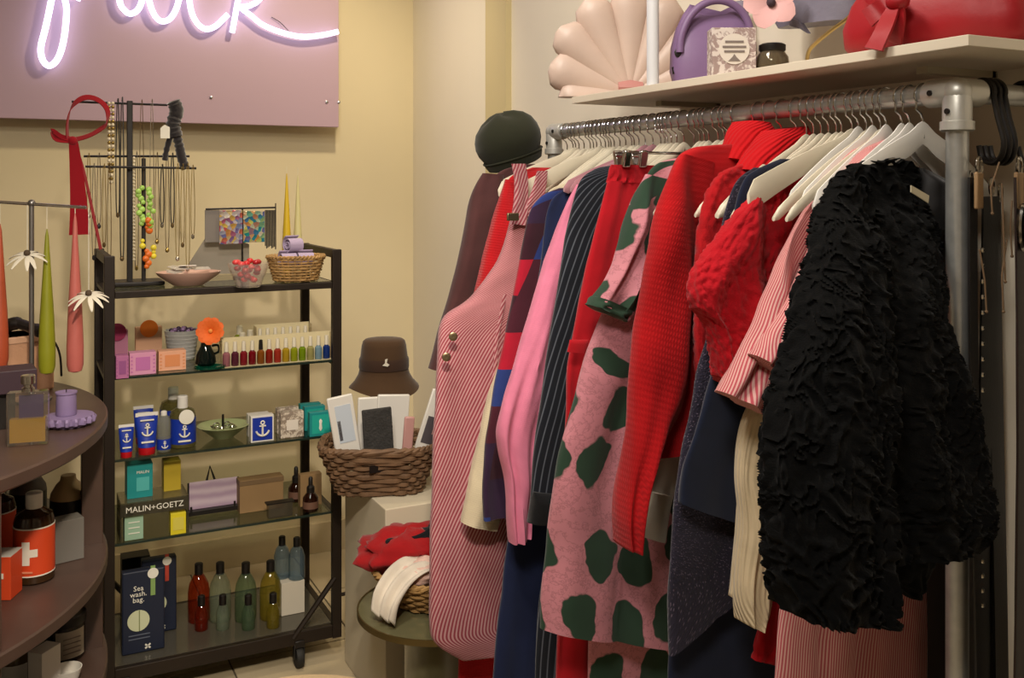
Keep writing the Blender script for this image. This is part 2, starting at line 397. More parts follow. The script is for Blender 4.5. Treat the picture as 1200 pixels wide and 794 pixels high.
hang('w', 1.088, .05, lab='white flat clothes hanger carrying the black fur coat')
hang('v', 1.83, .03); hang('v', 1.86, .02)
for y in (2.185, 2.172): hang('f', y, .03)
for y in (2.155, 2.10, 2.085, 2.07, 2.03, 2.015, 2.005, 1.965, 1.915, 1.905, 1.80, 1.785, 1.775, 1.74, 1.66, 1.645, 1.63, 1.575, 1.56, 1.425, 1.355, 1.318, 1.28, 1.275, 1.245): hang('c', y, random.uniform(-.04, .04), sx=random.uniform(.86, .95))
for y in (1.205, 1.225): hang('f', y, random.uniform(-.04, .04))
for y in (1.195, 1.185, 1.157, 1.15, 1.125, 1.115, 1.1006, 1.0965): hang('w', y, random.uniform(-.03, .03), sx=.72)
# ------------------------------------------------------------ garments
GSL = [2.215, 2.13, 2.05, 1.99, 1.94, 1.885, 1.83, 1.76, 1.715, 1.68, 1.645, 1.60, 1.525, 1.46, 1.385, 1.355, 1.33, 1.30, 1.26, 1.215, 1.17, 1.14, 1.105]
def slab(g):                                           # the stretch of rail that belongs to a garment
    ys = sorted(rmap(y) for y in GSL); y = g.location.y; i = min(range(len(ys)), key=lambda k: abs(ys[k]-y))
    lo = (ys[i-1]+ys[i])/2 if i else ys[i]-.012; hi = (ys[i]+ys[i+1])/2 if i < len(ys)-1 else ys[i]+.03
    return lo, hi
def smooth01(a): a = max(0, min(1, a)); return a*a*(3-2*a)
def drape(name, Y, levels, t, mat, parent, k=3, amp=.012, sub=8, n=56, ph=None, wr=.004, fur=0, pw=.75, t0=.4, crease=.006):
    if ph is None: ph = (Y*37.7) % 6.28
    free = any(q in name for q in ('sleeve', 'collar', 'cuff', 'strap', 'flap', 'pocket', 'lining')); clampit = parent.name != 'black_fur_coat'
    Y = rmap(Y); lo_, hi_ = slab(parent); mid_ = (lo_+hi_)/2; hw_ = (hi_-lo_)/2*.94
    L, R = [], []
    for lv in levels:
        lx, ly, rx, ry = lv[:4]; Yi = lv[4] if len(lv) > 4 else Y; a = onY(lx, ly, Yi)
        b = V((rx, Yi, a.z)) if rx < 10 else onY(rx, ry, Yi)
        L.append(a); R.append(b)
    L = crom(L, sub); R = crom(R, sub); b = MB(); rings = []; cum = 0; N = len(L)
    tot = sum((((L[i]+R[i])-(L[i-1]+R[i-1]))/2).length for i in range(1, N))
    cs = []
    for i in range(N):
        if i: cum += (((L[i]+R[i])-(L[i-1]+R[i-1]))/2).length
        v = cum/tot; ti = t*(t0+(1-t0)*smooth01(v*5)); am = amp*(.25+.75*smooth01(v*1.3))
        C = (L[i]+R[i])/2; U = (R[i]-L[i])/2; w_ = U.length; ring = []
        for j in range(n):
            th = 2*PI*j/n; a, s = math.cos(th), math.sin(th)
            ax = math.copysign(abs(a)**pw, a); by = math.copysign(abs(s)**.7, s)
            f = am*(math.sin(k*PI*ax+ph+1.3*math.sin(2.2*v*PI+ph))+.5*math.sin(k*1.9*PI*ax+2*ph+3*v))*(.35+.65*abs(s))
            p = C+U*ax+V((0, ti*by+f, 0))
            cu = V((p.x*16+p.z*3, p.y*6, p.z*5+ph)); p.y += crease*(noise.noise(cu)+.5*noise.noise(cu*2.3))*smooth01(v*6)
            nz = noise.noise_vector(p*11+V((ph*3, 0, 0)))*wr; p = p+V((nz.x*.6, nz.y, nz.z*.3))
            if clampit:                               # a hanging body keeps to its own place on the rail
                w2 = 0 if 'collar' in name else 1 if not free else smooth01((p.x-1.06)/.05); p.y += w2*(mid_+hw_*math.tanh((p.y-mid_)/hw_)-p.y)
            if fur < 0:                               # curled loops of a boucle or chunky knit
                vd = noise.voronoi(p*105)[0]; e = V((a*.8, math.copysign(1, s)*.8, 0)).normalized()
                p = p-e*fur*math.sqrt(1-min(1, vd[0]*1.6))
            elif fur:
                q = p*46; q2 = q+noise.noise_vector(q*.5+V((3, 7, 1)))*1.8
                r = smooth01(1-abs(noise.noise(q2))*4.2); e = V((a*.8, math.copysign(1, s)*.8, 0)).normalized()
                p = p+e*(fur*r+fur*.25*noise.noise(p*110))
            ring.append(p); bq = C+U*ax+V((0, ti*by, 0)); ua = 0 if j == 0 else ua+(bq-bl).length; bl = bq; cs.append((ua, cum))
        rings.append(ring)
    b.loft(rings)
    for i, c in enumerate(cs): b.uv[i] = c
    return b.build(name, mat, parent, ang=75)
def garment(name, label, cat, Y, grp=None):
    return thing(name, label, cat, (XR, rmap(Y), ZR-.08), grp)
def button(parent, px, py, Y, r, mat, name='button'):
    p = onY(px, py, rmap(Y)); return MB().lathe([(r, 0), (r, .003), (r*.7, .0045), (r*.2, .0035)], p, 12, ax=(-.3, -1, 0)).build(name, mat, parent)
RW = 1.495
# 1 brown coat at the far end
g = garment('brown_coat', 'dark brown coat hanging farthest along the rail, beside the wall', 'coat', 2.215)
m = cloth('brown_wool', '4a2c2c', ('noise', 300, .3, .001))
drape('coat_body', 2.215, [(620, 192, 1.36, 0), (588, 200, 1.44, 0), (574, 222, 1.47, 0), (566, 280, RW, 0), (556, 380, RW, 0), (548, 500, RW, 0), (540, 600, RW, 0)], .028, m, g)
drape('sleeve', 2.205, [(566, 203, 590, 205), (553, 228, 590, 232), (540, 290, 580, 295), (520, 370, 562, 375), (504, 432, 548, 440)], .03, m, g, 1, .006)
# 2 red knitted dress
g = garment('red_knit_dress', 'long red knitted dress between the brown coat and the striped dungarees', 'dress', 2.13)
m = cloth('scarlet_knit', 'b8141c', ('knit', 160, .5, .002))
drape('dress_body', 2.13, [(625, 196, 1.37, 0), (600, 206, 1.44, 0), (590, 225, 1.47, 0), (576, 280, 1.48, 0), (560, 350, 1.48, 0), (552, 430, 1.48, 0), (545, 550, 1.48, 0), (540, 700, 1.48, 0), (536, 860, 1.48, 0)], .026, m, g)
drape('sleeve', 2.125, [(592, 210, 618, 212), (580, 250, 612, 255), (563, 320, 600, 325), (552, 370, 590, 380), (546, 440, 580, 445)], .028, m, g, 1, .005)
# 3 striped dungaree dress
g = garment('striped_dungaree_dress', 'pink and white striped dungaree dress with flared sides and front buttons', 'dress', 2.05)
m = cloth('dungaree_stripe', '943e4a', ('rib', 500, .2, .0006), p_stripe(.0085, 'c49294', .5, .42), .08)
drape('skirt', 2.05, [(603, 232, 1.33, 0), (599, 255, 1.36, 0), (586, 300, 1.42, 0), (556, 345, 1.45, 0), (520, 376, 1.46, 0), (511, 440, 1.47, 0), (507, 560, 1.47, 0), (504, 680, 1.48, 0), (505, 735, 1.48, 0), (513, 756, 1.48, 0), (540, 773, 1.47, 0)], .04, m, g, 2.2, .014, n=60)
drape('bib_strap', 2.03, [(599, 192, 616, 192), (603, 212, 620, 213), (602, 238, 620, 240), (598, 262, 616, 264)], .006, m, g, 1, .002)
drape('bib_strap', 2.03, [(630, 200, 643, 200), (624, 225, 640, 226), (612, 252, 632, 254)], .006, m, g, 1, .002)
m_btn = pbr('antique_brass', '8f7f63', .35, .9)
for x, y in ((531, 394), (523, 418)): button(g, x, y, 1.995, .010, m_btn)
MB().box(onY(601, 254, 2.006), (.03, .006, .018)).build('buckle', m_btn, g, bevel=.002)
drape('pocket_edge', 1.996, [(590, 345, 594, 345), (580, 400, 584, 400), (574, 455, 578, 455)], .002, m, g, 1, 0)
# 4 cream cardigan with only its sleeve showing
g = garment('cream_cardigan', 'cream wool cardigan whose sleeve shows below the plaid jacket', 'cardigan', 1.99)
m = cloth('cream_wool', 'd5c6a8', ('knit', 220, .35, .0015))
drape('cardigan_body', 1.99, [(660, 215, 1.38, 0), (642, 226, 1.43, 0), (630, 262, 1.45, 0), (618, 350, 1.46, 0), (605, 450, 1.46, 0), (598, 560, 1.46, 0)], .022, m, g)
drape('sleeve', 1.985, [(630, 245, 655, 250), (612, 330, 645, 335), (594, 400, 630, 405), (574, 460, 612, 465), (557, 535, 599, 540), (542, 612, 583, 622)], .022, m, g, 1, .004)
# 5 plaid jacket
g = garment('plaid_jacket', 'maroon jacket with blue and red plaid blocks', 'jacket', 1.94)
m = cloth('plaid_wool', '4a1a26', ('weave', 500, .3, .001), p_blocks(.085, .08, ('3b1a26', '2a3a78', 'b01830', '34203a', '4a1c2a'), 4))
drape('jacket_body', 1.94, [(655, 220, 1.38, 0), (634, 230, 1.43, 0), (618, 255, 1.45, 0), (606, 320, 1.46, 0), (594, 385, 1.47, 0), (582, 440, 1.47, 0), (572, 500, 1.47, 0), (566, 560, 1.47, 0), (566, 610, 1.47, 0)], .026, m, g)
# 6 navy long dress
g = garment('navy_long_dress', 'long navy dress with its skirt showing below the pink sweater sleeve', 'dress', 1.885)
m = cloth('navy_crepe', '1c2546', ('weave', 700, .2, .0006))
drape('dress_body', 1.885, [(662, 222, 1.39, 0), (646, 236, 1.43, 0), (638, 270, 1.45, 0), (630, 340, 1.46, 0), (618, 430, 1.46, 0), (606, 520, 1.46, 0), (597, 610, 1.46, 0), (588, 700, 1.46, 0), (580, 772, 1.46, 0), (577, 830, 1.46, 0)], .026, m, g, 5, .014)
# 7 pink sweater
g = garment('pink_sweater', 'bubblegum pink sweater with a long slim sleeve', 'sweater', 1.83)
m = cloth('pink_jersey', 'dd7f9c', ('knit', 260, .25, .001))
drape('sweater_body', 1.83, [(700, 206, 1.37, 0), (684, 213, 1.42, 0), (674, 240, 1.45, 0), (664, 320, 1.46, 0), (650, 420, 1.46, 0), (640, 520, 1.46, 0), (634, 590, 1.46, 0)], .024, m, g)
drape('sleeve', 1.815, [(676, 216, 704, 218), (660, 248, 694, 256), (638, 315, 672, 325), (614, 395, 656, 400), (592, 465, 640, 470), (583, 500, 632, 515), (585, 525, 628, 545), (592, 560, 625, 575), (595, 600, 621, 605), (598, 636, 617, 626)], .024, m, g, 2, .006)
# 8 pinstripe jacket and trousers
g = garment('pinstripe_jacket', 'black jacket with fine pale pinstripes and padded shoulder', 'jacket', 1.76)
m = cloth('pinstripe_wool', '171a22', ('weave', 700, .2, .0006), p_stripe(.016, '5d626c', .17))
drape('jacket_body', 1.76, [(716, 194, 1.38, 0), (696, 199, 1.43, 0), (678, 216, 1.45, 0), (666, 270, 1.46, 0), (653, 345, 1.46, 0), (640, 425, 1.46, 0), (630, 500, 1.46, 0), (623, 560, 1.46, 0), (619, 612, 1.46, 0)], .03, m, g, 2, .008)
drape('cuff', 1.745, [(625, 576, 650, 578), (621, 612, 648, 613)], .02, cloth('black_lining', '121214'), g, 1, .001)
g = garment('pinstripe_trousers', 'black pinstriped trousers hanging below the pinstripe jacket', 'trousers', 1.715)
drape('trouser_leg', 1.715, [(735, 226, 1.40, 0), (712, 300, 1.44, 0), (692, 400, 1.45, 0), (672, 500, 1.45, 0), (652, 600, 1.45, 0), (634, 690, 1.45, 0), (626, 850, 1.45, 0)], .02, m, g, 3, .01)
# 9 red trousers on a clip hanger
g = garment('red_trousers', 'bright red trousers with a gathered elastic waist on a clip hanger', 'trousers', 1.68)
m = cloth('red_cotton', 'b5121f', ('weave', 600, .25, .0008))
drape('waistband', 1.68, [(717, 193, 1.36, 0), (715, 203, 1.365, 0), (713, 214, 1.37, 0)], .016, m, g, 16, .005, n=90, t0=.9)
drape('trouser_legs', 1.68, [(713, 212, 1.37, 0), (704, 245, 1.40, 0), (693, 285, 1.42, 0), (681, 345, 1.44, 0), (670, 405, 1.45, 0), (664, 450, 1.45, 0), (660, 560, 1.45, 0), (655, 700, 1.45, 0), (652, 860, 1.45, 0)], .026, m, g, 8, .014, n=70, t0=.6)
drape('pocket_flap', 1.645, [(668, 398, 690, 398), (665, 412, 686, 414)], .004, m, g, 1, 0)
h_ = thing('clip_hanger', 'chrome trouser hanger with clips gripping the red waistband', 'hanger', (XR, 1.68, ZR))
MB().tube([(XR-.2, 1.68, ZR-.075), (XR+.14, 1.68, ZR-.075)], .003, 8).build('bar', m_chrome, h_)
MB().tube([(XR, 1.68, ZR-.075), (XR, 1.68, ZR-.035), (XR-.015, 1.68, ZR-.022)]+[(XR+(PR+.002)*math.cos(math.radians(222-i*17)), 1.68, ZR+(PR+.002)*math.sin(math.radians(222-i*17))) for i in range(15)], .0017, 7).build('hook', m_chrome, h_)
for dx in (-.18, -.14, .1):
    MB().box((XR+dx, 1.665, ZR-.088), (.018, .012, .035), 0, .25).box((XR+dx, 1.695, ZR-.088), (.018, .012, .035), 0, -.25).build('clip', m_chrome, h_, bevel=.003)
# 10 pink and green spotted dress, matching trousers
m = cloth('spotted_cotton', 'cf8791', ('weave', 500, .25, .0008), p_spots(9.6, .36, '2d4434', '5a2a2c'), .1)
g = garment('spotted_trousers', 'pink trousers with dark green spots showing below the spotted dress', 'trousers', 1.645)
drape('trouser_legs', 1.645, [(760, 230, 1.40, 0), (735, 330, 1.43, 0), (712, 450, 1.45, 0), (700, 600, 1.45, 0), (692, 720, 1.45, 0), (688, 860, 1.45, 0)], .02, m, g, 3, .008)
g = garment('spotted_dress', 'pink dress with large dark green spots and short sleeves', 'dress', 1.60)
drape('dress_body', 1.60, [(800, 184, 1.38, 0), (772, 191, 1.43, 0), (756, 212, 1.45, 0), (744, 265, 1.46, 0), (727, 325, 1.47, 0), (708, 365, 1.47, 0), (692, 405, 1.47, 0), (677, 455, 870, 462), (656, 530, 855, 545), (648, 590, 845, 610), (643, 650, 838, 672), (638, 705, 832, 728), (637, 738, 828, 762)], .034, m, g, 2.5, .018, n=60)
drape('sleeve', 1.575, [(757, 204, 792, 212), (741, 245, 782, 255), (722, 305, 765, 318), (693, 354, 735, 374)], .032, m, g, 2, .008)
drape('sleeve_cuff', 1.572, [(697, 347, 738, 366), (690, 357, 731, 377)], .036, m, g, 2, .004, t0=1)
# 11 white shirt below the red sweater
g = garment('white_shirt', 'white shirt whose cuff shows below the red turtleneck sweater', 'shirt', 1.525)
m = cloth('white_poplin', 'cfc6b6', ('weave', 900, .15, .0005))
drape('shirt_body', 1.525, [(855, 190, 1.40, 0), (830, 210, 1.44, 0), (812, 280, 1.45, 0), (800, 400, 1.45, 0), (790, 520, 1.45, 0)], .018, m, g)
drape('sleeve', 1.52, [(812, 240, 850, 250), (795, 330, 830, 335), (778, 430, 812, 436), (763, 510, 798, 516), (752, 575, 786, 583)], .02, m, g, 1, .004)
drape('cuff', 1.518, [(753, 572, 787, 580), (742, 624, 776, 634)], .023, m, g, 1, .001, t0=1)
# 12 red turtleneck sweater
g = garment('red_turtleneck_sweater', 'bright red turtleneck sweater with smooth fuzzy knit and wide sleeve', 'sweater', 1.46)
m = cloth('red_mohair', 'ae0d13', ('knit', 95, .3, .0018), var=.14, sheen=.1)
mr = cloth('red_rib', 'bd0f16', ('rib', 80, .5, .002), sheen=.05)
drape('sweater_body', 1.46, [(868, 168, 1.36, 0), (835, 170, 1.40, 0), (808, 174, 1.44, 0), (790, 190, 1.46, 0), (776, 240, 1.48, 0), (764, 300, RW, 0), (755, 380, RW, 0), (751, 460, RW, 0), (753, 535, 1.49, 0)], .05, m, g, 2, .01)
drape('sleeve', 1.43, [(800, 180, 838, 190), (780, 220, 836, 232), (764, 285, 826, 300), (752, 360, 818, 380), (744, 430, 808, 450), (738, 500, 780, 508), (731, 560, 755, 558), (728, 605, 746, 603), (731, 641, 743, 643)], .034, m, g, 1, .008)
drape('turtleneck_collar', 1.455, [(868, 142, 893, 146), (860, 155, 898, 160), (852, 172, 896, 182), (846, 185, 892, 200)], .045, mr, g, 1, .002, t0=.9)
# 13 chunky red turtleneck
g = garment('chunky_red_turtleneck', 'chunky red cable knit turtleneck behind the navy coat', 'sweater', 1.385)
m = cloth('red_chunky_knit', 'aa0f17', ('noise', 300, .5, .002), sheen=.1)
drape('sweater_body', 1.385, [(890, 186, 1.36, 0), (860, 196, 1.42, 0), (842, 208, 1.44, 0), (828, 240, 1.46, 0), (818, 295, 1.47, 0), (815, 350, 1.48, 0), (816, 410, 1.48, 0), (822, 470, 1.48, 0)], .034, m, g, 3, .006, sub=12, n=110, fur=-.0045)
drape('turtleneck_collar', 1.38, [(900, 153, 938, 148), (890, 165, 942, 170), (878, 182, 938, 195), (868, 198, 930, 212)], .042, mr, g, 1, .002, t0=.9)
# 14 navy trousers, tweed coat, navy dress
g = garment('navy_trousers', 'navy trousers hanging below the slanted tweed hem', 'trousers', 1.355)
drape('trouser_legs', 1.352, [(860, 230, 1.42, 0), (845, 350, 1.44, 0), (825, 500, 1.45, 0), (795, 650, 1.45, 0), (784, 740, 1.45, 0), (782, 860, 1.45, 0)], .015, cloth('navy_twill', '151c33', ('weave', 700, .2, .0006)), g, 3, .006)
g = garment('tweed_coat', 'grey and purple flecked tweed coat under the navy dress', 'coat', 1.33)
m = cloth('flecked_tweed', '292534', ('voronoi', 220, .6, .002), p_tweed(230, '6b5f70'))
drape('coat_body', 1.325, [(885, 196, 1.40, 0), (862, 214, 1.44, 0), (850, 250, 1.45, 0), (842, 310, 1.46, 0), (834, 370, 1.46, 0), (820, 430, 1.46, 0), (810, 490, 1.46, 0), (796, 555, 1.46, 0), (789, 610, 1.46, 0), (784, 670, 960, 640), (786, 768, 960, 620)], .02, m, g, 3, .008)
g = garment('navy_dress', 'dark navy dress on a cream hanger over the tweed coat', 'dress', 1.30)
m = cloth('midnight_crepe', '121a30', ('weave', 800, .2, .0005), sheen=.25)
drape('dress_body', 1.29, [(915, 186, 1.36, 0), (888, 198, 1.42, 0), (872, 212, 1.44, 0), (860, 250, 1.45, 0), (853, 310, 1.46, 0), (846, 370, 1.46, 0), (836, 430, 1.46, 0), (820, 490, 1.46, 0), (802, 545, 940, 560), (798, 590, 940, 640)], .022, m, g, 2, .008)
# 15 red boucle cardigan
g = garment('red_boucle_cardigan', 'crimson curly boucle cardigan with its sleeve folded outward', 'cardigan', 1.26)
m = cloth('red_boucle', 'ae0c1a', ('noise', 300, .5, .002), sheen=.1)
drape('cardigan_body', 1.26, [(955, 190, 1.38, 0), (938, 205, 1.42, 0), (928, 260, 1.44, 0), (922, 400, 1.45, 0), (918, 520, 1.45, 0), (908, 600, 1.45, 0), (896, 690, 1.45, 0), (884, 772, 940, 780)], .018, m, g, 2, .006, sub=12, n=110, fur=-.0045)
drape('sleeve', 1.235, [(925, 199, 948, 206), (900, 216, 950, 240), (868, 248, 944, 290), (835, 290, 928, 338), (815, 322, 916, 368), (813, 355, 902, 395), (829, 378, 890, 418), (836, 405, 878, 440), (842, 440, 868, 460)], .03, m, g, 2, .005, sub=12, n=170, fur=-.0055)
# 16 cream ribbed sweater
g = garment('cream_ribbed_sweater', 'cream ribbed knit sweater sleeve showing beneath the striped shirt cuffs', 'sweater', 1.215)
m = cloth('ecru_rib', 'cbb795', ('rib', 120, .5, .002))
drape('sweater_body', 1.22, [(985, 195, 1.39, 0), (966, 215, 1.42, 0), (955, 300, 1.43, 0), (935, 420, 1.44, 0), (922, 500, 1.44, 0), (912, 560, 1.44, 0)], .014, m, g)
drape('sleeve', 1.21, [(915, 400, 955, 405), (885, 465, 925, 470), (872, 500, 910, 503), (867, 560, 907, 563), (869, 620, 906, 625), (864, 690, 900, 705), (866, 727, 890, 737)], .024, m, g, 2, .005)
drape('sleeve', 1.235, [(890, 480, 915, 480), (872, 560, 895, 560), (862, 640, 885, 640), (857, 700, 872, 708)], .016, m, g, 2, .004)
# 17 striped shirts
ms = cloth('shirt_stripe', 'b8505a', ('weave', 900, .15, .0004), p_stripe(.0052, 'd8a8a0', .5), .05)
g = garment('striped_shirt', 'red and white striped shirt with wide elbow sleeve and pointed collar', 'shirt', 1.17)
drape('shirt_body', 1.17, [(1015, 186, 1.37, 0), (992, 197, 1.42, 0), (978, 230, 1.44, 0), (965, 350, 1.45, 0), (950, 500, 1.45, 0), (940, 600, 1.45, 0)], .016, ms, g)
drape('sleeve', 1.15, [(990, 202, 1016, 220), (956, 236, 1000, 275), (926, 288, 978, 325), (902, 342, 955, 382), (876, 396, 932, 428), (860, 428, 916, 456), (843, 458, 895, 486)], .03, ms, g, 2, .008)
drape('collar', 1.15, [(1000, 176, 1026, 166), (983, 194, 1030, 188), (968, 212, 1022, 214)], .022, ms, g, 1, .002)
g = garment('striped_shirt_dress', 'long red and white striped shirt dress beneath the black fur coat', 'dress', 1.14)
drape('dress_body', 1.14, [(1030, 178, 1.37, 0), (1010, 196, 1.42, 0), (992, 235, 1.44, 0), (975, 400, 1.45, 0), (945, 560, 1.45, 0), (922, 670, 1.46, 0), (914, 730, 1.46, 0), (908, 870, 1.46, 0)], .02, ms, g, 5, .01, n=60)
drape('sleeve', 1.115, [(1006, 212, 1034, 226), (980, 238, 1014, 285), (952, 294, 990, 338), (930, 340, 970, 388), (904, 383, 950, 420), (880, 415, 915, 446)], .026, ms, g, 2, .006)
drape('collar', 1.112, [(1014, 174, 1040, 163), (1000, 190, 1044, 184), (988, 208, 1036, 210)], .02, ms, g, 1, .002)
# 18 brown skirt near the post
g = garment('brown_skirt', 'dark brown skirt hanging between the fur coat and the pipe post', 'skirt', 1.105)
drape('skirt_panel', 1.10, [(1075, 240, 1.40, 0), (1080, 400, 1.42, 0), (1085, 600, 1.43, 0), (1090, 700, 1.43, 0), (1092, 870, 1.43, 0)], .012, cloth('umber_suede', '33201a', ('noise', 300, .3, .001)), g, 3, .004)
# 19 black curly coat
g = garment('black_fur_coat', 'black curly faux fur coat on a white hanger at the near end', 'coat', 1.085)
m = cloth('black_curly_fur', '060606', ('noise', 400, .6, .002), var=.3, rough=.85, sheen=.03, spec=.08)
drape('coat_body', 1.08, [(1042, 184, 1060, 192, 1.106), (1012, 190, 1078, 206, 1.106), (990, 202, 1089, 228, 1.104), (978, 228, 1094, 262, 1.096), (968, 285, 1095, 310, 1.05), (960, 340, 1102, 372, .99), (945, 400, 1118, 425, .965), (940, 470, 1132, 480, .95), (938, 530, 1142, 535, .94), (940, 590, 1154, 590, .932), (960, 635, 1150, 622, .93), (985, 656, 1132, 643, .93)], .036, m, g, 2, .006, sub=20, n=230, fur=.008, wr=.008)
drape('sleeve', 1.0, [(985, 205, 1015, 225, 1.06), (968, 240, 1016, 270, 1.04), (956, 300, 1022, 320, 1.0), (946, 350, 1028, 370, .96), (930, 420, 1032, 430, .93), (910, 490, 1034, 500, .905), (907, 560, 1032, 565, .885), (911, 620, 1031, 630, .875), (918, 680, 1030, 690, .87), (925, 716, 1028, 724, .87)], .045, m, g, 1.5, .006, sub=24, n=190, fur=.008, wr=.008)
drape('lining', 1.088, [(1076, 196, 1108, 215), (1070, 225, 1110, 245), (1064, 262, 1106, 275)], .034, cloth('black_satin', '0d0a0a', rough=.5), g, 1, .003)
a, b_, c_, d_ = [onY(x, y, 1.044) for x, y in ((1068, 217), (1089, 229), (1088, 238), (1068, 225))]
MB().prism([a, b_, c_, d_], (0, .002, 0)).build('label_tag', pbr('label_satin', 'c2b79a', .6), g, smooth=False)
drape('hem_corner', .95, [(1038, 640, 1096, 640), (1045, 672, 1088, 672), (1064, 698, 1070, 698)], .012, m, g, 1, .002, sub=10, n=70, fur=.004)
# ============================================================ wall shelf above the rail and what stands on it
SX, SYN, SYF, SZ0, SZ1 = 1.2, .946, 2.055, 1.698, 1.714
m_shelf = pbr('shelf_laminate', 'd9cdb8', .5)
ws = thing('wall_shelf', 'cream laminate shelf board on the wall above the clothes rail', 'shelf', ((SX+XW)/2, (SYN+SYF)/2, SZ0))
MB().box(((SX+XW)/2-.002, (SYN+SYF)/2, (SZ0+SZ1)/2-.0008), (XW-SX-.004, SYF-SYN, SZ1-SZ0)).build('board', m_shelf, ws, smooth=False, bevel=.001)
for y in (1.15, 1.9):
    MB().box((1.43, y, SZ0-.006), (.17, .022, .012)).box((1.512, y, SZ0-.02), (.012, .022, .04)).build('bracket', pbr('bracket_paint', 'b5a98f', .5), ws, smooth=False)
p = onX(765, 100, 1.225)
MB().tube([(1.225, p.y, SZ1), (1.225, p.y, 2.45)], .0135, 16).build('upright', pbr('white_enamel', 'd8d8da', .3), ws)
# shell bag
hg = onX(738, 104, 1.345); hg.z = SZ1+.012
sb = thing('scallop_shell_bag', 'blush pink padded bag shaped like a scallop shell', 'bag', (hg.x, hg.y, SZ1))
m_shell = pbr('blush_satin', 'cdb5a6', .45, bump=('noise', 40, .15, .003), var=.06)
up = V((0, 0, 1)); back = FW*.02
for i in range(9):
    a = math.radians(186-i*24); R = .175+.085*math.sin(math.radians(i*22.5))
    e = RT*math.cos(a)+up*math.sin(a); sd = RT*-math.sin(a)+up*math.cos(a); rings = []
    for k in range(15):
        u = k/14; r = R*u; w_ = (.012+.044*u)*(1 if u < .8 else math.sqrt(max(.02, 1-((u-.8)/.205)**2))); th = .012+.02*u*(1 if u < .8 else math.sqrt(max(.02, 1-((u-.8)/.205)**2)))
        c = hg+e*r
        rings.append([c+sd*(w_*math.cos(q))-FW*(th*math.sin(q)) for q in [2*PI*j/14 for j in range(14)]])
    for rg in rings:
        for q in rg: q.z = max(q.z, SZ1+.002)
    MB().loft(rings).build('padded_lobe', m_shell, sb)
rings = []
for s_ in (-1, -.5, 0, .5, 1):
    rings.append([hg+RT*(s_*.03)+V((0, 0, .012))+up*((.022-.006*abs(s_))*math.cos(q))-FW*(.03*math.sin(q)) for q in [2*PI*j/12 for j in range(12)]])
for rg in rings:
    for q in rg: q.z = max(q.z, SZ1+.001)
MB().loft(rings).build('gathered_hinge', pbr('rose_satin', 'b97f78', .5), sb)
# purple handbag
bc = onX(835, 92, 1.375); bc.z = SZ1
bag = thing('lilac_handbag', 'lilac leather handbag with a rounded top handle', 'handbag', bc)
m_lil = pbr('lilac_leather', '7f628a', .5, bump=('noise', 30, .2, .004), var=.06)
rings = []
for z, w_, d_ in ((0, .07, .03), (.004, .085, .04), (.03, .094, .046), (.07, .092, .042), (.1, .082, .034), (.125, .066, .022), (.14, .052, .01), (.143, .05, .004)):
    rings.append([bc+RT*(w_*math.copysign(abs(math.cos(q))**.6, math.cos(q)))+FW*(d_*math.copysign(abs(math.sin(q))**.6, math.sin(q)))+V((0, 0, z*1.22+.012*math.cos(2*q)*(z/.14))) for q in [2*PI*j/28 for j in range(28)]])
MB().loft(rings).build('bag_body', m_lil, bag)
hp_ = [bc+RT*x+V((0, 0, z)) for x, z in ((-.078, .075), (-.075, .11), (-.058, .15), (-.03, .178), (.005, .188), (.04, .178), (.066, .15), (.078, .11), (.08, .08))]
MB().tube(spline([q-FW*.035 for q in hp_], 5), .0085, 10).build('handle', m_lil, bag)
for s_ in (-1, 1): MB().lathe([(.011, 0), (.011, .003), (.004, .005)], bc+RT*(.079*s_)-FW*.03+V((0, 0, .075)), 10, ax=-FW).build('stud', m_dark, bag)
MB().tube([bc+RT*-.088+V((0, 0, .03))-FW*.02, bc+RT*-.09+V((0, 0, .045))-FW*.02], .004, 8).build('zip_pull', m_dark, bag)
# small patterned box
def carton(name, label, cat, c, size, mat, rz=0, bevel=.001, group=None):
    t = thing(name, label, cat, c, group); t.rotation_euler.z = rz
    MB().box((0, 0, size[2]/2), size).build('carton_body', mat, t, smooth=False, bevel=bevel, local=True); return t
def p_ornate(c2):
    def f(t, uv, c):
        a = t.n('TexVoronoi', {'feature': 'SMOOTH_F1'}, Vector=uv, Scale=60.0).outputs[0]; b = t.n('TexNoise', Vector=uv, Scale=55.0, Detail=3.0, Distortion=2.0).outputs[0]
        return t.mix(t.n('MapRange', Value=t.math('ADD', b, t.math('MULTIPLY', a, .3)), From_Min=.58, From_Max=.66).outputs[0], c, lin(c2))
    return f
m_orn = pbr('ornate_print', 'd9cdc4', .6, pattern=p_ornate('a08a84'))
bp = onX(857, 88, 1.262); bp.z = SZ1
bx_ = carton('engraved_soap_box', 'small square box with white engraved print before the lilac handbag', 'box', bp, (.086, .05, .094), m_orn, -YAW)
m_cream = pbr('cream_card', 'ddd3c6', .7); m_ink = pbr('grey_ink', '7d716a', .7)
c = MB(); c.lathe([(.03, 0), (.03, .001), (.0, .001)], (0, -.0255, .052), 24, ax=(0, -1, 0), sx=1, sy=1.0); c.build('oval_panel', m_cream, bx_, local=True)
for z, w_ in ((.066, .036), (.056, .046), (.047, .04)): MB().box((0, -.027, z), (w_, .0012, .004)).build('print_line', m_ink, bx_, smooth=False, local=True)
MB().prism([(-.012, -.0265, .028), (.012, -.0265, .028), (.004, -.0265, .036), (0, -.0265, .042), (-.004, -.0265, .036)], (0, -.001, 0)).build('print_crest', m_ink, bx_, smooth=False, local=True)
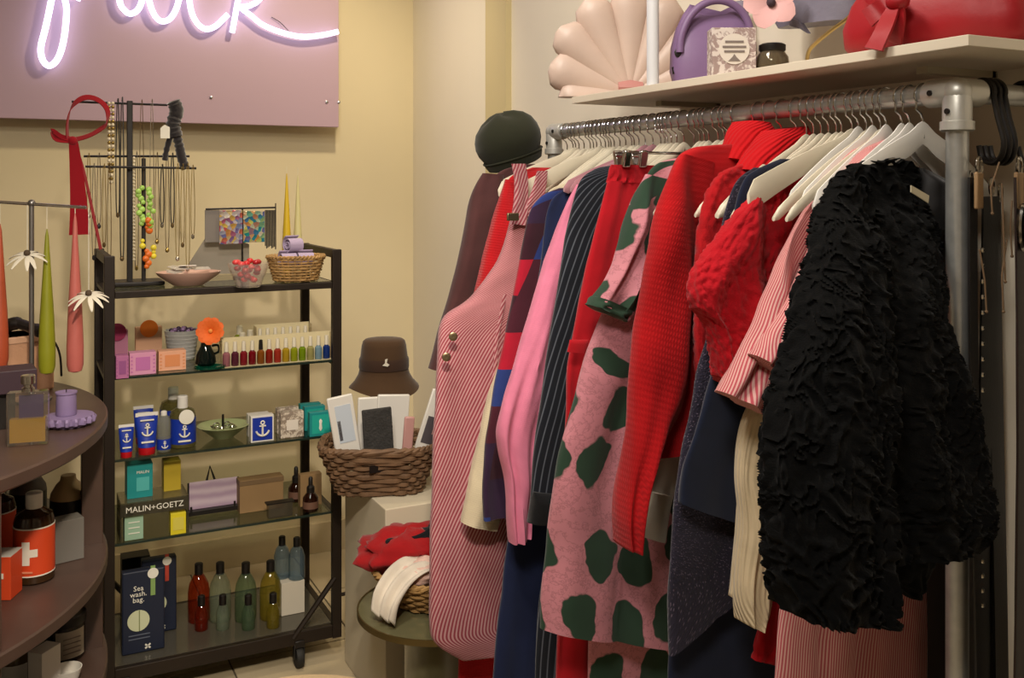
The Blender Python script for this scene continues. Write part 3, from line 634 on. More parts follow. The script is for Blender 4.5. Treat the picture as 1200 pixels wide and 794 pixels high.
# bottles behind the handbag
for i, (px, colr) in enumerate(((812, '9c5b70'), (868, '8d8494'))):
    q = onX(px, 92, 1.47); q.z = SZ1
    t = thing('tall_candle', ('dusky rose pillar candle standing behind the lilac handbag', 'grey lilac pillar candle standing behind the lilac handbag')[i], 'candle', q)
    MB().lathe([(.017, 0), (.018, .003), (.018, .2), (.015, .203), (.003, .202)], (0, 0, 0), 16).build('wax', pbr('candle_%d' % i, colr, .5), t, local=True)
    MB().tube([(0, 0, .2), (.001, 0, .212)], .001, 6).build('wick', m_dark, t, local=True)
# glass jar ring
q = onX(905, 84, 1.33); q.z = SZ1
t = thing('glass_jar', 'small round glass jar beside the lilac handbag', 'jar', q)
MB().lathe([(.02, 0), (.028, .004), (.033, .02), (.031, .038), (.024, .048), (.022, .054), (.02, .054), (.0225, .046), (.029, .037), (.031, .02), (.026, .006), (.0, .005)], (0, 0, 0), 20).build('glass_body', glass('jar_glass', 'c9c0ae', .9, .03, .25, '8d8069'), t, local=True)
MB().lathe([(.025, .05), (.026, .052), (.026, .062), (.02, .065), (0, .066)], (0, 0, 0), 20).build('lid', m_dark, t, local=True)
# gold wire stand and grey bag, pink flower
gs = onX(945, 66, 1.29); gs.z = SZ1
m_gold = pbr('brass_wire', 'c3a86b', .3, .9)
st = thing('brass_display_stand', 'arched brass wire bag stand on the wall shelf', 'stand', gs)
arch = [onX(x, y, 1.29) for x, y in ((945, 70), (948, 60), (958, 49), (975, 35), (995, 20), (1006, 5), (1008, -20), (1006, -60), (996, -95), (975, -110), (955, -100), (950, -75))]
arch[0].z = SZ1+.003
MB().tube(spline(arch, 6), .0036, 8).build('arch', m_gold, st)
MB().tube([onX(1010, 40, 1.42), onX(1012, -60, 1.42)], .003, 8).build('rod', m_gold, st)
e0 = onX(1010, 55, 1.42)
MB().tube([(1.29, gs.y, SZ1+.0035), (1.42, gs.y-.02, SZ1+.0035), (1.42, e0.y, SZ1+.0035), (1.42, e0.y, SZ1+.03)], .003, 8).build('foot', m_gold, st)
MB().tube([(1.42, e0.y, SZ1+.003), onX(1010, 38, 1.42)], .003, 8).build('rod', m_gold, st)
gb = onX(955, 30, 1.40)
t = thing('grey_satin_bag', 'silver grey satin pouch hanging from the brass stand', 'bag', gb)
m_sat = pbr('grey_satin', '7a7684', .4, bump=('noise', 18, .4, .01), var=.05)
rings = []
for px0, px1, py in ((915, 1000, 26), (908, 1004, 14), (905, 1006, -10), (908, 1004, -40), (920, 992, -70), (940, 972, -90), (946, 966, -100)):
    L_, R_ = onX(px0, py+8, 1.40), onX(px1, py-3, 1.40); C_ = (L_+R_)/2; U_ = (R_-L_)/2
    rings.append([C_+U_*math.cos(q)+V((1, 0, 0))*(.035*math.sin(q)*(1+.12*math.sin(6*q))) for q in [2*PI*j/24 for j in range(24)]])
MB().loft(rings).build('pouch', m_sat, t)
MB().prism([onX(925, 30, 1.36), onX(938, 34, 1.36), onX(946, 39, 1.36), onX(936, 25, 1.36), onX(925, 20, 1.36)], (.01, 0, 0)).build('tie_end', m_sat, t, smooth=False)
MB().tube(spline([onX(946, -90, 1.40), onX(950, -112, 1.36), onX(960, -118, 1.32), onX(968, -110, 1.36), onX(966, -90, 1.40)], 5), .004, 8).build('strap', m_sat, t)
def bloom(name, label, c, r, npet, col, ccol, facing, cat='flower', curl=.35, w=.55, droop=0, group=None, vari=0):
    t = thing(name, label, cat, c, group); f = V(facing).normalized(); a0 = f.orthogonal().normalized(); b0 = f.cross(a0)
    mp = pbr(name+'_petal', col, .7, var=.1)
    for i in range(npet):
        an = 2*PI*i/npet+random.uniform(-.1, .1)*vari; e = a0*math.cos(an)+b0*math.sin(an); s = f.cross(e); rings = []
        for k in range(7):
            u = k/6; rr = r*(.12+.88*u); ww = r*w*math.sin(PI*(.12+.8*u))**.8*.5; h = r*curl*u*(1-.6*u)
            cc = c+e*rr+f*h+V((0, 0, -droop*r*u*u))
            rings.append([cc+s*(ww*math.cos(q))+f*(r*.035*math.sin(q)+.22*ww*math.cos(q)**2) for q in [2*PI*j/8 for j in range(8)]])
        MB().loft(rings).build('petal', mp, t)
    MB().ball(c+f*(r*.14), r*.17, 10, 6).build('flower_centre', pbr(name+'_centre', ccol, .8), t)
    return t
bloom('pink_silk_flower', 'pale pink silk flower pinned between the lilac and grey bags', onX(904, 4, 1.30), .052, 5, 'd3a3a0', '40303a', (-.7, -.65, .1), w=.95)
# red bag
rc = onX(1098, 46, 1.34); rc.z = SZ1
t = thing('red_leather_bag', 'glossy red leather bag with knotted ribbon ties', 'handbag', rc)
m_red = pbr('red_leather', '9c0c18', .5, bump=('noise', 14, .25, .01), var=.05)
ax_ = V((-.28, .96, 0)).normalized(); sd_ = V((.96, .28, 0)).normalized(); rings = []
for z, w_, d_ in ((0, .125, .045), (.004, .14, .06), (.02, .152, .072), (.05, .155, .074), (.09, .14, .066), (.13, .11, .05), (.17, .07, .032), (.19, .05, .02)):
    rings.append([rc+ax_*(w_*math.copysign(abs(math.cos(q))**.75, math.cos(q)))+sd_*(d_*math.copysign(abs(math.sin(q))**.75, math.sin(q))*(1+.05*math.sin(9*q)*min(1, z*12)))+V((0, 0, z)) for q in [2*PI*j/44 for j in range(44)]])
MB().loft(rings).build('bag_body', m_red, t)
def ribbon(pts, wd, thick, mat, name, parent, wdir=(0, .9, .2)):
    P = spline(pts, 6); b = MB(); wv = V(wdir).normalized(); rings = []
    for i, p in enumerate(P):
        ww = wd[0]+(wd[1]-wd[0])*i/(len(P)-1); tn = (P[min(i+1, len(P)-1)]-P[max(i-1, 0)]).normalized(); s = (wv-tn*wv.dot(tn)).normalized(); nn = tn.cross(s)
        rings.append([p+s*(ww*a)+nn*(thick*b2) for a, b2 in ((-1, -1), (1, -1), (1, 1), (-1, 1))])
    b.loft(rings); return b.build(name, mat, parent, ang=30)
kn = onX(1052, 2, 1.235)
ribbon([kn, onX(1044, 15, 1.225), onX(1034, 38, 1.196), onX(1024, 58, 1.184)], (.010, .018), .0022, m_red, 'ribbon_tail', t)
ribbon([kn, onX(1038, 6, 1.23), onX(1026, 14, 1.215), onX(1016, 22, 1.21)], (.010, .017), .0022, m_red, 'ribbon_tail', t, (0, .3, 1))
ribbon([kn, onX(1054, 20, 1.235), onX(1050, 44, 1.24), onX(1048, 50, 1.25)], (.009, .014), .0022, m_red, 'ribbon_tail', t)
MB().ball(kn, .017, 10, 8, (1, 1.2, .9)).build('knot', m_red, t)
ribbon([kn, onX(1040, -12, 1.24), onX(1018, -22, 1.24), onX(1020, -4, 1.24), onX(1045, 0, 1.235)], (.012, .012), .002, m_red, 'bow_loop', t, (0, .3, 1))
MB().tube(spline([rc+ax_*.06+V((0, 0, .18)), rc+ax_*.05+V((0, 0, .26)), rc+V((0, 0, .3)), rc-ax_*.05+V((0, 0, .26)), rc-ax_*.06+V((0, 0, .18))], 5), .007, 8).build('handle', m_red, t)
# ============================================================ belts on the cross pipe
m_leather = pbr('black_leather', '130f0e', .45, bump=('noise', 150, .3, .001)); m_brown = pbr('brown_leather', '26120c', .5, bump=('noise', 120, .3, .001)); m_tan = pbr('tan_leather', '9a7a55', .6, bump=('noise', 150, .3, .001))
m_lace = pbr('lace_suede', '6a5238', .8)
m_silver = pbr('polished_silver', 'c9c4bb', .18, 1)
def shook(x, lbl):
    t = thing('belt_hook', lbl, 'hook', (x, Y0, ZR), 'black hooks on the cross pipe'); R = PR+.0042
    P = [(x+.0, Y0+R*math.cos(math.radians(a)), ZR+R*math.sin(math.radians(a))) for a in range(-30, 200, 15)]
    P += [(x-.003, Y0-.03, ZR-.04), (x-.006, Y0-.042, ZR-.075), (x-.004, Y0-.036, ZR-.098), (x+.004, Y0-.016, ZR-.108), (x+.008, Y0+.006, ZR-.1), (x+.008, Y0+.012, ZR-.08)]
    MB().tube(spline(P, 3), .0042, 8).build('hook_rod', m_dark, t)
    return V((x+.004, Y0-.016, ZR-.108))
hooks = [shook(x, 'thick black S hook on the cross pipe holding belts') for x in (1.336, 1.349, 1.362, 1.43)]
def belt(label, x, y, ztop, zbot, wd, mat, studs=(), tanend=True, buckle=None, rz=.35):
    t = thing('leather_belt', label, 'belt', (x, y, zbot)); t.rotation_euler.z = rz; h_ = ztop-zbot
    b = MB(); rings = []
    for i in range(25):
        u = i/24; z = h_*(1-u); rings.append([V((a*wd/2+.004*math.sin(3*u), d_*.0016+.006*math.sin(4*u+x*40), z)) for a, d_ in ((-1, -1), (1, -1), (1, 1), (-1, 1))])
    b.loft(rings).build('strap', mat, t, local=True, smooth=False)
    if tanend: MB().box((0, -.003, h_-.02), (wd*.8, .006, .055)).build('leather_end', m_tan, t, local=True, bevel=.002)
    MB().tube([(math.cos(a)*.011, -.004, h_+.016+math.sin(a)*.014) for a in [2*PI*i/14 for i in range(14)]], .0022, 6, closed=True).build('ring', m_silver, t, local=True)
    if buckle:
        s = buckle; MB().tube([(math.cos(a)*s*.62, -.01, h_-.075+math.sin(a)*s) for a in [2*PI*i/22 for i in range(22)]], .0048, 8, closed=True).build('buckle', m_silver, t, local=True)
        MB().tube([(0, -.012, h_-.075+s), (0, -.016, h_-.075-s*.2)], .003, 6).build('buckle_prong', m_silver, t, local=True)
    for z in studs: MB().lathe([(.0042, 0), (.003, .0025), (.0, .0035)], (.0, -.008, z-zbot), 8, ax=(0, -1, 0)).build('stud', m_silver, t, local=True)
zt = ZR-.13
sz = [onY(1141, y, Y0-.02).z for y in list(range(292, 470, 18))+[652, 669, 686, 703]]
belt('black studded leather belt with tan end nearest the pipe post', 1.285, Y0-.03, zt, .35, .034, m_leather, sz, True, None)
belt('plain black leather belt beside the studded belt', 1.338, Y0-.078, zt, .3, .036, m_leather, (), True, None)
belt('brown leather belt with an oval silver buckle', 1.348, Y0-.05, zt, .25, .04, m_brown, (), True, .032)
belt('wide black belt between the brown belt and the wall', 1.392, Y0-.03, zt, .25, .05, m_leather, (), True, .028)
belt('dark brown belt behind the studded belt', 1.342, Y0+.03, zt-.02, .2, .04, m_brown, ())
belt('wide dark brown belt closest to the wall', 1.432, Y0-.005, zt, .2, .055, m_brown, ())
belt('broad black sash belt behind the buckled belts', 1.405, Y0+.04, zt-.03, .2, .075, m_leather, (), False)
belt('black patent belt hanging beside the wall under the hooks', 1.475, Y0-.03, zt, .3, .04, m_leather, ())
belt('black webbing belt behind the studded belt', 1.372, Y0+.058, zt-.04, .2, .06, m_leather, (), False)
belt('black webbing belt behind the wide dark brown belt', 1.452, Y0+.06, zt-.04, .2, .065, m_leather, (), False)
for i, (xx, y0_, y1_) in enumerate(((1156, 292, 365), (1178, 215, 330), (1186, 235, 300), (1176, 280, 365), (1163, 190, 250))):
    t = thing('suede_lace', 'thin tan suede lace dangling among the belts', 'lace', onY(xx, y1_, Y0-.06), 'tan laces among the belts')
    MB().tube([onY(xx+4*i-8, y0_-90 if False else y0_, Y0-.055), onY(xx-2, (y0_+y1_)/2, Y0-.06), onY(xx, y1_, Y0-.06)], .0013, 6).build('cord', m_lace, t)
    MB().ball(onY(xx, y1_, Y0-.06), .0025, 8, 6).build('knot', m_lace, t)
# ============================================================ dark green cap on a hat stand at the rail's far end
hc = atd(604, 192, 2.72)
t = thing('hat_stand', 'slim steel hat stand hidden behind the brown coat', 'stand', (hc.x, hc.y, 0))
MB().lathe([(.06, 0), (.06, .008), (.012, .014), (.008, .03), (.008, hc.z+.03), (.03, hc.z+.04), (.035, hc.z+.055), (.02, hc.z+.07), (0, hc.z+.074)], (hc.x, hc.y, 0), 18).build('pole', m_dark, t)
t = thing('wool_beret', 'dark olive green wool cap perched above the far hangers', 'hat', hc)
m_olive = cloth('olive_felt', '2a2b1d', ('noise', 200, .5, .002), var=.15); rings = []
hax = (V((0, 0, 1))*.94-RT*.30-FW*.16).normalized(); hx = (RT-hax*RT.dot(hax)).normalized(); hy = hax.cross(hx)
for z, r in ((-.004, .066), (.0, .076), (.014, .082), (.022, .084), (.026, .080), (.03, .082), (.05, .091), (.07, .094), (.09, .091), (.11, .082), (.127, .064), (.138, .04), (.143, .012)):
    rings.append([hc+hx*(r*math.cos(q))+hy*(r*.92*math.sin(q))+hax*(z+.006*math.sin(3*q+1)*(z/.14)) for q in [2*PI*j/40 for j in range(40)]])
MB().loft(rings[:6], cap0=False, cap1=False).build('band', m_olive, t)
MB().loft(rings[5:], cap0=False).build('crown', m_olive, t)
MB().tube([hc+hx*(.0845*math.cos(q))+hy*(.078*math.sin(q))+hax*.024 for q in [2*PI*j/40 for j in range(40)]], .0025, 6, closed=True).build('band_seam', m_olive, t)
# ============================================================ white plinth, wicker basket with packets, bucket hat
PX0, PY0, PY1 = .925, 2.62, 3.0
zp = .59
m_plinth = pbr('plinth_paint', 'cfc3aa', .7, var=.03)
t = tag(MB().box(((PX0+1.5)/2, (PY0+PY1)/2, zp/2), (1.5-PX0, PY1-PY0, zp)).build('display_plinth', m_plinth, None, smooth=False, bevel=.003), 'cream painted display plinth under the wicker basket', 'plinth')
m_wick = [pbr('wicker_%d' % i, c, .7, bump=('noise', 90, .4, .001), var=.25, vscale=30) for i, c in enumerate(('6b4f36', 'a07c4a'))]
def wicker(name, label, c, a0, b0, a1, b1, h, mat, rows=9, nst=26, rad=.006, pw=.6, rz=0, handles=False, lift=0, round_=False):
    t = thing(name, label, 'basket', c); ca, sa = math.cos(rz), math.sin(rz); c = V(c); pw = 1 if round_ else pw
    def pt(q, u, o=0):
        A = a0+(a1-a0)*u+o; B = b0+(b1-b0)*u+o
        x = A*math.copysign(abs(math.cos(q))**pw, math.cos(q)); y = B*math.copysign(abs(math.sin(q))**pw, math.sin(q))
        return c+V((x*ca-y*sa, x*sa+y*ca, u*h+lift*u*math.cos(q)**2))
    for k in range(rows):
        u = (k+.62)/rows; n = nst*4
        P = [pt(2*PI*j/n, u+.012*noise.noise(V((j*.4, k*3, 0))), rad*.75*math.cos(nst*PI*j/n+(k % 2)*PI)) for j in range(n)]
        MB().tube(P, rad*(.95+.12*math.sin(k*5)), 6, closed=True).build('woven_strand', mat, t)
    st = MB()
    for j in range(nst): st.tube([pt(2*PI*(j+.5)/nst, u) for u in (0, .5, 1.0)], rad*.6, 6)
    st.build('stakes', mat, t)
    for s_ in (0, 1):
        P = [pt(2*PI*j/80, 1, .004*math.cos(22*PI*j/40+s_*PI))+V((0, 0, .004+.004*math.sin(22*PI*j/40+s_*PI))) for j in range(80)]
        MB().tube(P, rad*1.05, 6, closed=True).build('rim', mat, t)
    MB().loft([[pt(2*PI*j/40, 0, -.002)+V((0, 0, z)) for j in range(40)] for z in (0, .006)]).build('base', mat, t)
    if handles:
        for q in (-PI/2,):
            for s_ in (-1, 1):
                pass
            p_ = pt(q-.3, .8, .004); r_ = pt(q+.35, .8, .004)
            MB().tube([p_, (p_+r_)/2+V((0, -.006, .004)), r_], .006, 6).build('handle_bar', mat, t)
            MB().box((p_+r_)/2+V((0, .004, -.018)), (.06, .004, .022)).build('handle_gap_shade', m_dark, t, smooth=False)  # black plate stands in for the shade inside the handle opening
    return t
bc = onZ(445, 572, zp)+V((0, 0, .0015))
wicker('wicker_basket', 'brown wicker basket of wrapped packets on the cream plinth', bc, .12, .08, .172, .12, .135, m_wick[0], 10, 30, .0078, .55, rz=-.36, handles=True)
m_pk = pbr('white_packet', 'd6d2ca', .4); m_pkp = pbr('packet_pink', 'b98a84', .5); m_scrub = pbr('charcoal_scrubber', '33312f', .95, bump=('noise', 160, 1, .004), var=.3, vscale=90)
def packet(label, px0, px1, py0, py1, Y, tilt, mat=None, lean=.2, pic=None, name='packet'):
    a = onY((px0+px1)/2, py1, bc.y+(Y-2.735)); w_ = (px1-px0)*mpp(a); h_ = (py1-py0)*mpp(a)
    t = thing(name, label, 'packet', a); t.rotation_euler = (-lean*.0, tilt, -.15)
    MB().box((0, 0, h_/2), (w_, .012, h_)).build('wrapper', mat or m_pk, t, local=True, bevel=.004)
    if pic:
        for x, z, pw_, ph, cm in pic: MB().box((x*w_, -.0068, h_*z), (pw_*w_, .0012, ph*h_)).build('print_panel', cm, t, smooth=False, local=True)
    return t
m_blu = pbr('pale_blue_print', 'b9c2cc', .6); m_dk = pbr('dark_print', '4a4448', .6)
packet('white card packet with a small dark brush print leaning left in the basket', 394, 424, 462, 535, 2.70, -.16, pic=((.05, .55, .62, .6, m_blu), (-.18, .45, .12, .32, m_dk)))
packet('charcoal body scrubber in clear wrap standing in the basket', 427, 462, 478, 535, 2.69, -.06, m_scrub, name='body_scrubber')
packet('plain white packet behind the charcoal scrubber', 438, 476, 462, 540, 2.76, .06)
packet('white packet leaning right with a pink and grey print', 482, 512, 456, 535, 2.72, .32, pic=((-.1, .4, .5, .4, m_dk), (.15, .55, .35, .4, m_pkp)))
packet('slim dusky pink packet between the white packets', 470, 482, 488, 540, 2.69, .08, m_pkp)
packet('white packet at the back of the basket under the bucket hat', 418, 446, 465, 535, 2.80, .02)
# bucket hat on a stand rising from the plinth
hb = onY(450, 456, bc.y+.158)
t = thing('bucket_hat_stand', 'thin black wire hat stand rising behind the wicker basket', 'stand', (hb.x, hb.y, zp))
MB().tube([(hb.x, hb.y, zp+.004), (hb.x, hb.y, hb.z+.07)], .004, 8).lathe([(.026, zp+.0005), (.026, zp+.005), (.004, zp+.008)], (hb.x, hb.y, 0), 16).build('stem', m_dark, t)
MB().ball((hb.x, hb.y, hb.z+.08), .03, 12, 8).build('head_form', m_dark, t)
t = thing('bucket_hat', 'brown wool bucket hat with a small silver emblem', 'hat', hb)
m_bh = cloth('brown_felt', '44301e', ('noise', 260, .5, .002), var=.15); s_ = mpp(hb)
prof = [(41, 0), (40, 2), (34, 10), (30, 18), (28.5, 24), (28.5, 26), (27.5, 40), (26, 52), (24.5, 57), (22, 59), (10, 60), (0.1, 60.5)]
def hatrings(prof, wob): return [[hb+RT*(r*s_*math.cos(q))+FW*(r*s_*.95*math.sin(q))+V((0, 0, z*s_+wob*s_*(r-26)/14*math.sin(2*q+.6)*(1 if z < 20 else 0))) for q in [2*PI*j/44 for j in range(44)]] for r, z in prof]
MB().loft(hatrings(prof[:6], 4), cap0=False, cap1=False).build('brim', m_bh, t)
MB().loft(hatrings(prof[4:], 0), cap0=False).build('crown', m_bh, t)
MB().loft(hatrings([(28.9, 25), (29.3, 27), (29.2, 36), (28.2, 38)], 0), cap0=False, cap1=False).build('hat_band', cloth('dark_brown_band', '36241a'), t)
ep = hb+RT*(6*s_)-FW*(28.5*s_)+V((0, 0, 36*s_))
MB().prism([ep+RT*x*s_+V((0, 0, z*s_)) for x, z in ((-4, -3), (2, -4), (4, -2), (1, 0), (2, 5), (-1, 4), (-1, 0))], -FW*.002).build('emblem', pbr('emblem_thread', 'c9c2b2', .4), t, smooth=False)
# ============================================================ round olive table with a low basket of scarves
tc = onZ(513, 708, .39); tr = .212
t = thing('round_side_table', 'round olive glass side table with brass rim and drum base', 'table', (tc.x, tc.y, 0))
m_og = pbr('olive_glass', '6e6a4c', .15, coat=.5); m_brass = pbr('aged_brass', '7d6a40', .35, .8)
MB().lathe([(0, .378), (tr-.004, .378), (tr-.004, .39), (0, .39)], (tc.x, tc.y, 0), 56).build('tabletop', m_og, t)
MB().lathe([(tr-.004, .377), (tr, .377), (tr, .3925), (tr-.004, .3925), (tr-.004, .377)], (tc.x, tc.y, 0), 56).build('rim', m_brass, t)
MB().lathe([(0, .0), (.125, 0), (.125, .006), (.112, .02), (.112, .36), (.118, .378), (0, .378)], (tc.x+.02, tc.y-.01, 0), 48).build('drum_base', m_og, t)
bc2 = V((tc.x-.01, tc.y+.03, .3925))
wicker('straw_bowl', 'shallow straw bowl of scarves on the round olive table', bc2, .08, .08, .15, .135, .08, m_wick[1], 8, 26, .0055, 1, lift=.01, round_=True)
def crumple(name, label, cat, c, r, sc, mat, seed, fold=.35, parent=None, part=None, n=40):
    b = MB(); c = V(c); rings = []
    for i in range(n//2+1):
        a = PI*i/(n//2); ring = []
        for j in range(n):
            q = 2*PI*j/n; d = V((math.sin(a)*math.cos(q), math.sin(a)*math.sin(q), math.cos(a)))
            s1 = noise.noise(d*2.2+V((seed, 0, 0))); s2 = 1-abs(noise.noise(d*4.5+V((0, seed, 2))))*2
            k = r*(1+fold*s1+fold*.5*s2); ring.append(c+V((d.x*k*sc[0], d.y*k*sc[1], d.z*k*sc[2])))
        rings.append(ring)
    b.loft(rings, cap0=False, cap1=False)
    for i, v in enumerate(b.v): b.uv[i] = (v.x, v.z)
    if parent: return b.build(part, mat, parent, ang=80)
    return tag(b.build(name, mat, None, ang=80), label, cat)
m_rs = cloth('red_scarf_cloth', '9c1519', ('weave', 500, .3, .001)); m_ps = cloth('pale_pink_scarf', 'd9b6a8', ('weave', 500, .3, .001)); m_bs = cloth('black_scarf_cloth', '16161a', ('weave', 500, .3, .001))
crumple('red_scarf', 'crumpled red scarf spilling from the straw bowl', 'scarf', bc2+V((-.045, .05, .125)), .11, (1.1, .8, .5), m_rs, 3)
crumple('pink_scarf', 'pale pink scarf draped over the front of the straw bowl', 'scarf', bc2+V((-.015, -.05, .1)), .08, (1.2, .7, .4), m_ps, 9, .28)
crumple('black_scarf', 'black knotted scarf lying on top of the red scarf', 'scarf', bc2+V((.03, .03, .16)), .06, (1.2, .8, .4), m_bs, 14)
PA = spline([bc2+V(p) for p in ((.0, -.04, .12), (-.06, -.065, .132), (-.115, -.085, .115), (-.155, -.095, .07), (-.165, -.095, .02))], 6)
wd_ = V((.42, -.75, -.15)).normalized(); b = MB(); rows = []
for i, p in enumerate(PA):
    s_ = i/(len(PA)-1)
    rows.append([p+wd_*(.055*(1-.35*s_)*w_/8)+V((-.4, -.3, .6))*(.013*math.sin(w_*.95+2.5*s_)*(.4+s_)) for w_ in range(-8, 9)])
b.loft(rows, closed=False)
for i, v in enumerate(b.v): b.uv[i] = (v.x, v.z)
o = tag(b.build('white_cloth', cloth('white_linen', 'd8cdbd'), None, ang=80), 'white cloth corner hanging over the rim of the straw bowl', 'cloth')
md = o.modifiers.new('thickness', 'SOLIDIFY'); md.thickness = .004
t = thing('black_strap', 'thin black strap lying across the red scarf', 'strap', bc2+V((-.05, .03, .17)))
MB().tube(spline([bc2+V((-.1, .02, .168)), bc2+V((-.05, .0, .172)), bc2+V((0, .0, .185)), bc2+V((.05, .02, .2))], 5), .006, 8, flat=.5).build('strap_band', m_bs, t)
MB().ball(bc2+V((-.105, .02, .168)), .01, 10, 6, (1.4, 1, .8)).build('strap_end', m_bs, t)
# ============================================================ round stool in the foreground
sc_ = onZ(345, 858, .45)
t = thing('round_stool', 'round beige upholstered stool before the trolley', 'stool', (sc_.x, sc_.y, 0))
m_bg = cloth('beige_linen', 'c8ae84', ('noise', 300, .3, .001)); R = .245
MB().lathe([(R-.03, .37), (R-.008, .375), (R, .39), (R, .43), (R-.012, .446), (R-.04, .45), (0, .45)], (sc_.x, sc_.y, 0), 48).build('cushion', m_bg, t)
for k in range(3): MB().tube([(sc_.x+.15*math.cos(k*2.1), sc_.y+.15*math.sin(k*2.1), .375), (sc_.x+.2*math.cos(k*2.1), sc_.y+.2*math.sin(k*2.1), 0)], [.016, .011], 10).build('leg', pbr('stool_leg', '4a3828', .5), t)
# ============================================================ metal trolley with glass shelves
TX0, TX1, TY0, TY1, TZ = .2375, .906, 3.03, 3.41, 1.297
SH = [1.197, .948, .711, .469, .115]                       # shelf heights
m_iron = pbr('blackened_iron', '241a12', .5, .35, bump=('noise', 80, .2, .001), var=.15)
tr_ = thing('display_trolley', 'dark iron display trolley on castors with glass shelves', 'trolley', ((TX0+TX1)/2, (TY0+TY1)/2, 0))
pw_ = .029
for x in (TX0, TX1):
    for y in (TY0, TY1):
        MB().box((x, y, (TZ+.07)/2), (pw_, pw_*.8, TZ-.07)).build('post', m_iron, tr_, smooth=False, bevel=.002)
    for z in (TZ-.014, SH[4]-.02): MB().box((x, (TY0+TY1)/2, z), (pw_*.7, TY1-TY0-pw_*.8, .026)).build('side_rail', m_iron, tr_, smooth=False, bevel=.002)
    for z in SH[:4]: MB().box((x, (TY0+TY1)/2, z-.012), (pw_*.6, TY1-TY0-pw_*.8, .012)).build('shelf_support', m_iron, tr_, smooth=False)
for y in (TY0, TY1):
    for z, h_ in ((SH[0]-.012, .02), (SH[4]-.022, .04)): MB().box(((TX0+TX1)/2, y, z), (TX1-TX0-pw_, pw_*.7, h_)).build('cross_rail', m_iron, tr_, smooth=False, bevel=.002)
m_edge = pbr('glass_edge', '1e2a24', .2); m_sg = glass('shelf_glass', 'c9cfc6', 1.0, .02)
for i, z in enumerate(SH):
    z -= .0008
    if i == 0: MB().box(((TX0+TX1)/2, (TY0+TY1)/2, z-.004), (TX1-TX0-pw_, TY1-TY0-.02, .008)).build('shelf', m_sg, tr_, smooth=False)
    elif i == 4: MB().box(((TX0+TX1)/2, (TY0+TY1)/2, z-.004), (TX1-TX0-pw_, TY1-TY0-.02, .008)).build('shelf', pbr('smoked_shelf2', '4a463c', .12), tr_, smooth=False)
    else:
        MB().box(((TX0+TX1)/2, (TY0+TY1)/2+.004, z-.003), (TX1-TX0-pw_, TY1-TY0-.012, .006)).build('glass_shelf', m_sg, tr_, smooth=False)
        MB().box(((TX0+TX1)/2, TY0+.002, z-.003), (TX1-TX0-pw_, .004, .0065)).build('glass_edge', m_edge, tr_, smooth=False)
MB().tube([(TX1-.005, TY0-.005, .26), (TX1-.14, TY0-.006, SH[4]-.02)], .009, 8).build('brace', m_iron, tr_)
MB().tube([(TX0+.005, TY1+.005, .26), (TX0+.14, TY1+.006, SH[4]-.02)], .009, 8).build('brace', m_iron, tr_)
for x in (TX0+.04, TX1-.12):
    for y in (TY0+.0, TY1-.02):
        c_ = MB().box((x, y, .075), (.03, .03, .022)).box((x-.015, y, .052), (.004, .022, .05)).box((x+.015, y, .052), (.004, .022, .05)).build('castor', m_dark, tr_, bevel=.002)
        MB().lathe([(.012, -.011), (.03, -.011), (.032, -.007), (.032, .007), (.03, .011), (.012, .011)], (x, y, .032), 20, ax=(1, 0, 0)).build('wheel', pbr('rubber', '15130f', .7), c_)
MB().tube([(TX1+.016, TY0, .2), (TX1+.036, TY0, .2)], .006, 8).build('bolt', m_iron, tr_)
# ------------------------------------------------------------ small goods
def on(px, py, i): return onZ(px, py, SH[i])
def cart(name, label, cat, px0, px1, py0, py1, i, mat, depth=.05, group=None, z=None, bevel=.001):
    # front face between the pixel columns px0, px1; foot at py1, top at py0, on shelf i
    zz = SH[i] if z is None else z
    a = onZ(px0, py1, zz); b = onY(px1, py1, a.y); w_ = abs(b.x-a.x); h_ = (py1-py0)*mpp(a)
    t = thing(name, label, cat, (a.x+w_/2, a.y+depth/2, zz), group)
    MB().box((0, 0, h_/2), (w_, depth, h_)).build('carton_body', mat, t, smooth=False, bevel=bevel, local=True)
    return t, w_, h_, depth
def bottle(name, label, cat, px, py, i, prof, s, mats, group=None, n=18, z=None, sy=1, pos=None):
    zz = SH[i] if z is None else z
    p = pos or onZ(px, py, zz); t = thing(name, label, cat, p, group)
    for nm, pr, m_ in zip(('bottle_body', 'cap', 'label_band', 'pump'), prof, mats):
        if pr: MB().lathe([(r*s, q*s) for r, q in pr], (0, 0, 0), n, sy=sy).build(nm, m_, t, local=True)
    return t
m_wht = pbr('white_plastic', 'dcd8d0', .35); m_navy = pbr('anchor_blue', '17339a', .4); m_redp = pbr('red_plastic', 'b3121c', .35); m_teal = pbr('teal_card', '0f8484', .55); m_inkw = pbr('white_print', 'e0dccf', .6)
def anchor(parent, c, s, off=-.001, mat=None):
    b = MB(); P = lambda x, z: V((c[0]+x*s, c[1]+off, c[2]+z*s))
    b.tube([P(math.cos(a)*.12, .42+math.sin(a)*.12) for a in [2*PI*i/12 for i in range(12)]], .05*s, 6, closed=True)
    b.tube([P(0, .32), P(0, -.45)], .07*s, 6); b.tube([P(-.22, .2), P(.22, .2)], .05*s, 6)
    b.tube([P(.45*math.sin(a), -.02-.45*math.cos(a)) for a in [math.radians(-75+15*i) for i in range(11)]], .07*s, 6)
    b.build('anchor_emblem', mat or m_inkw, parent, local=True)
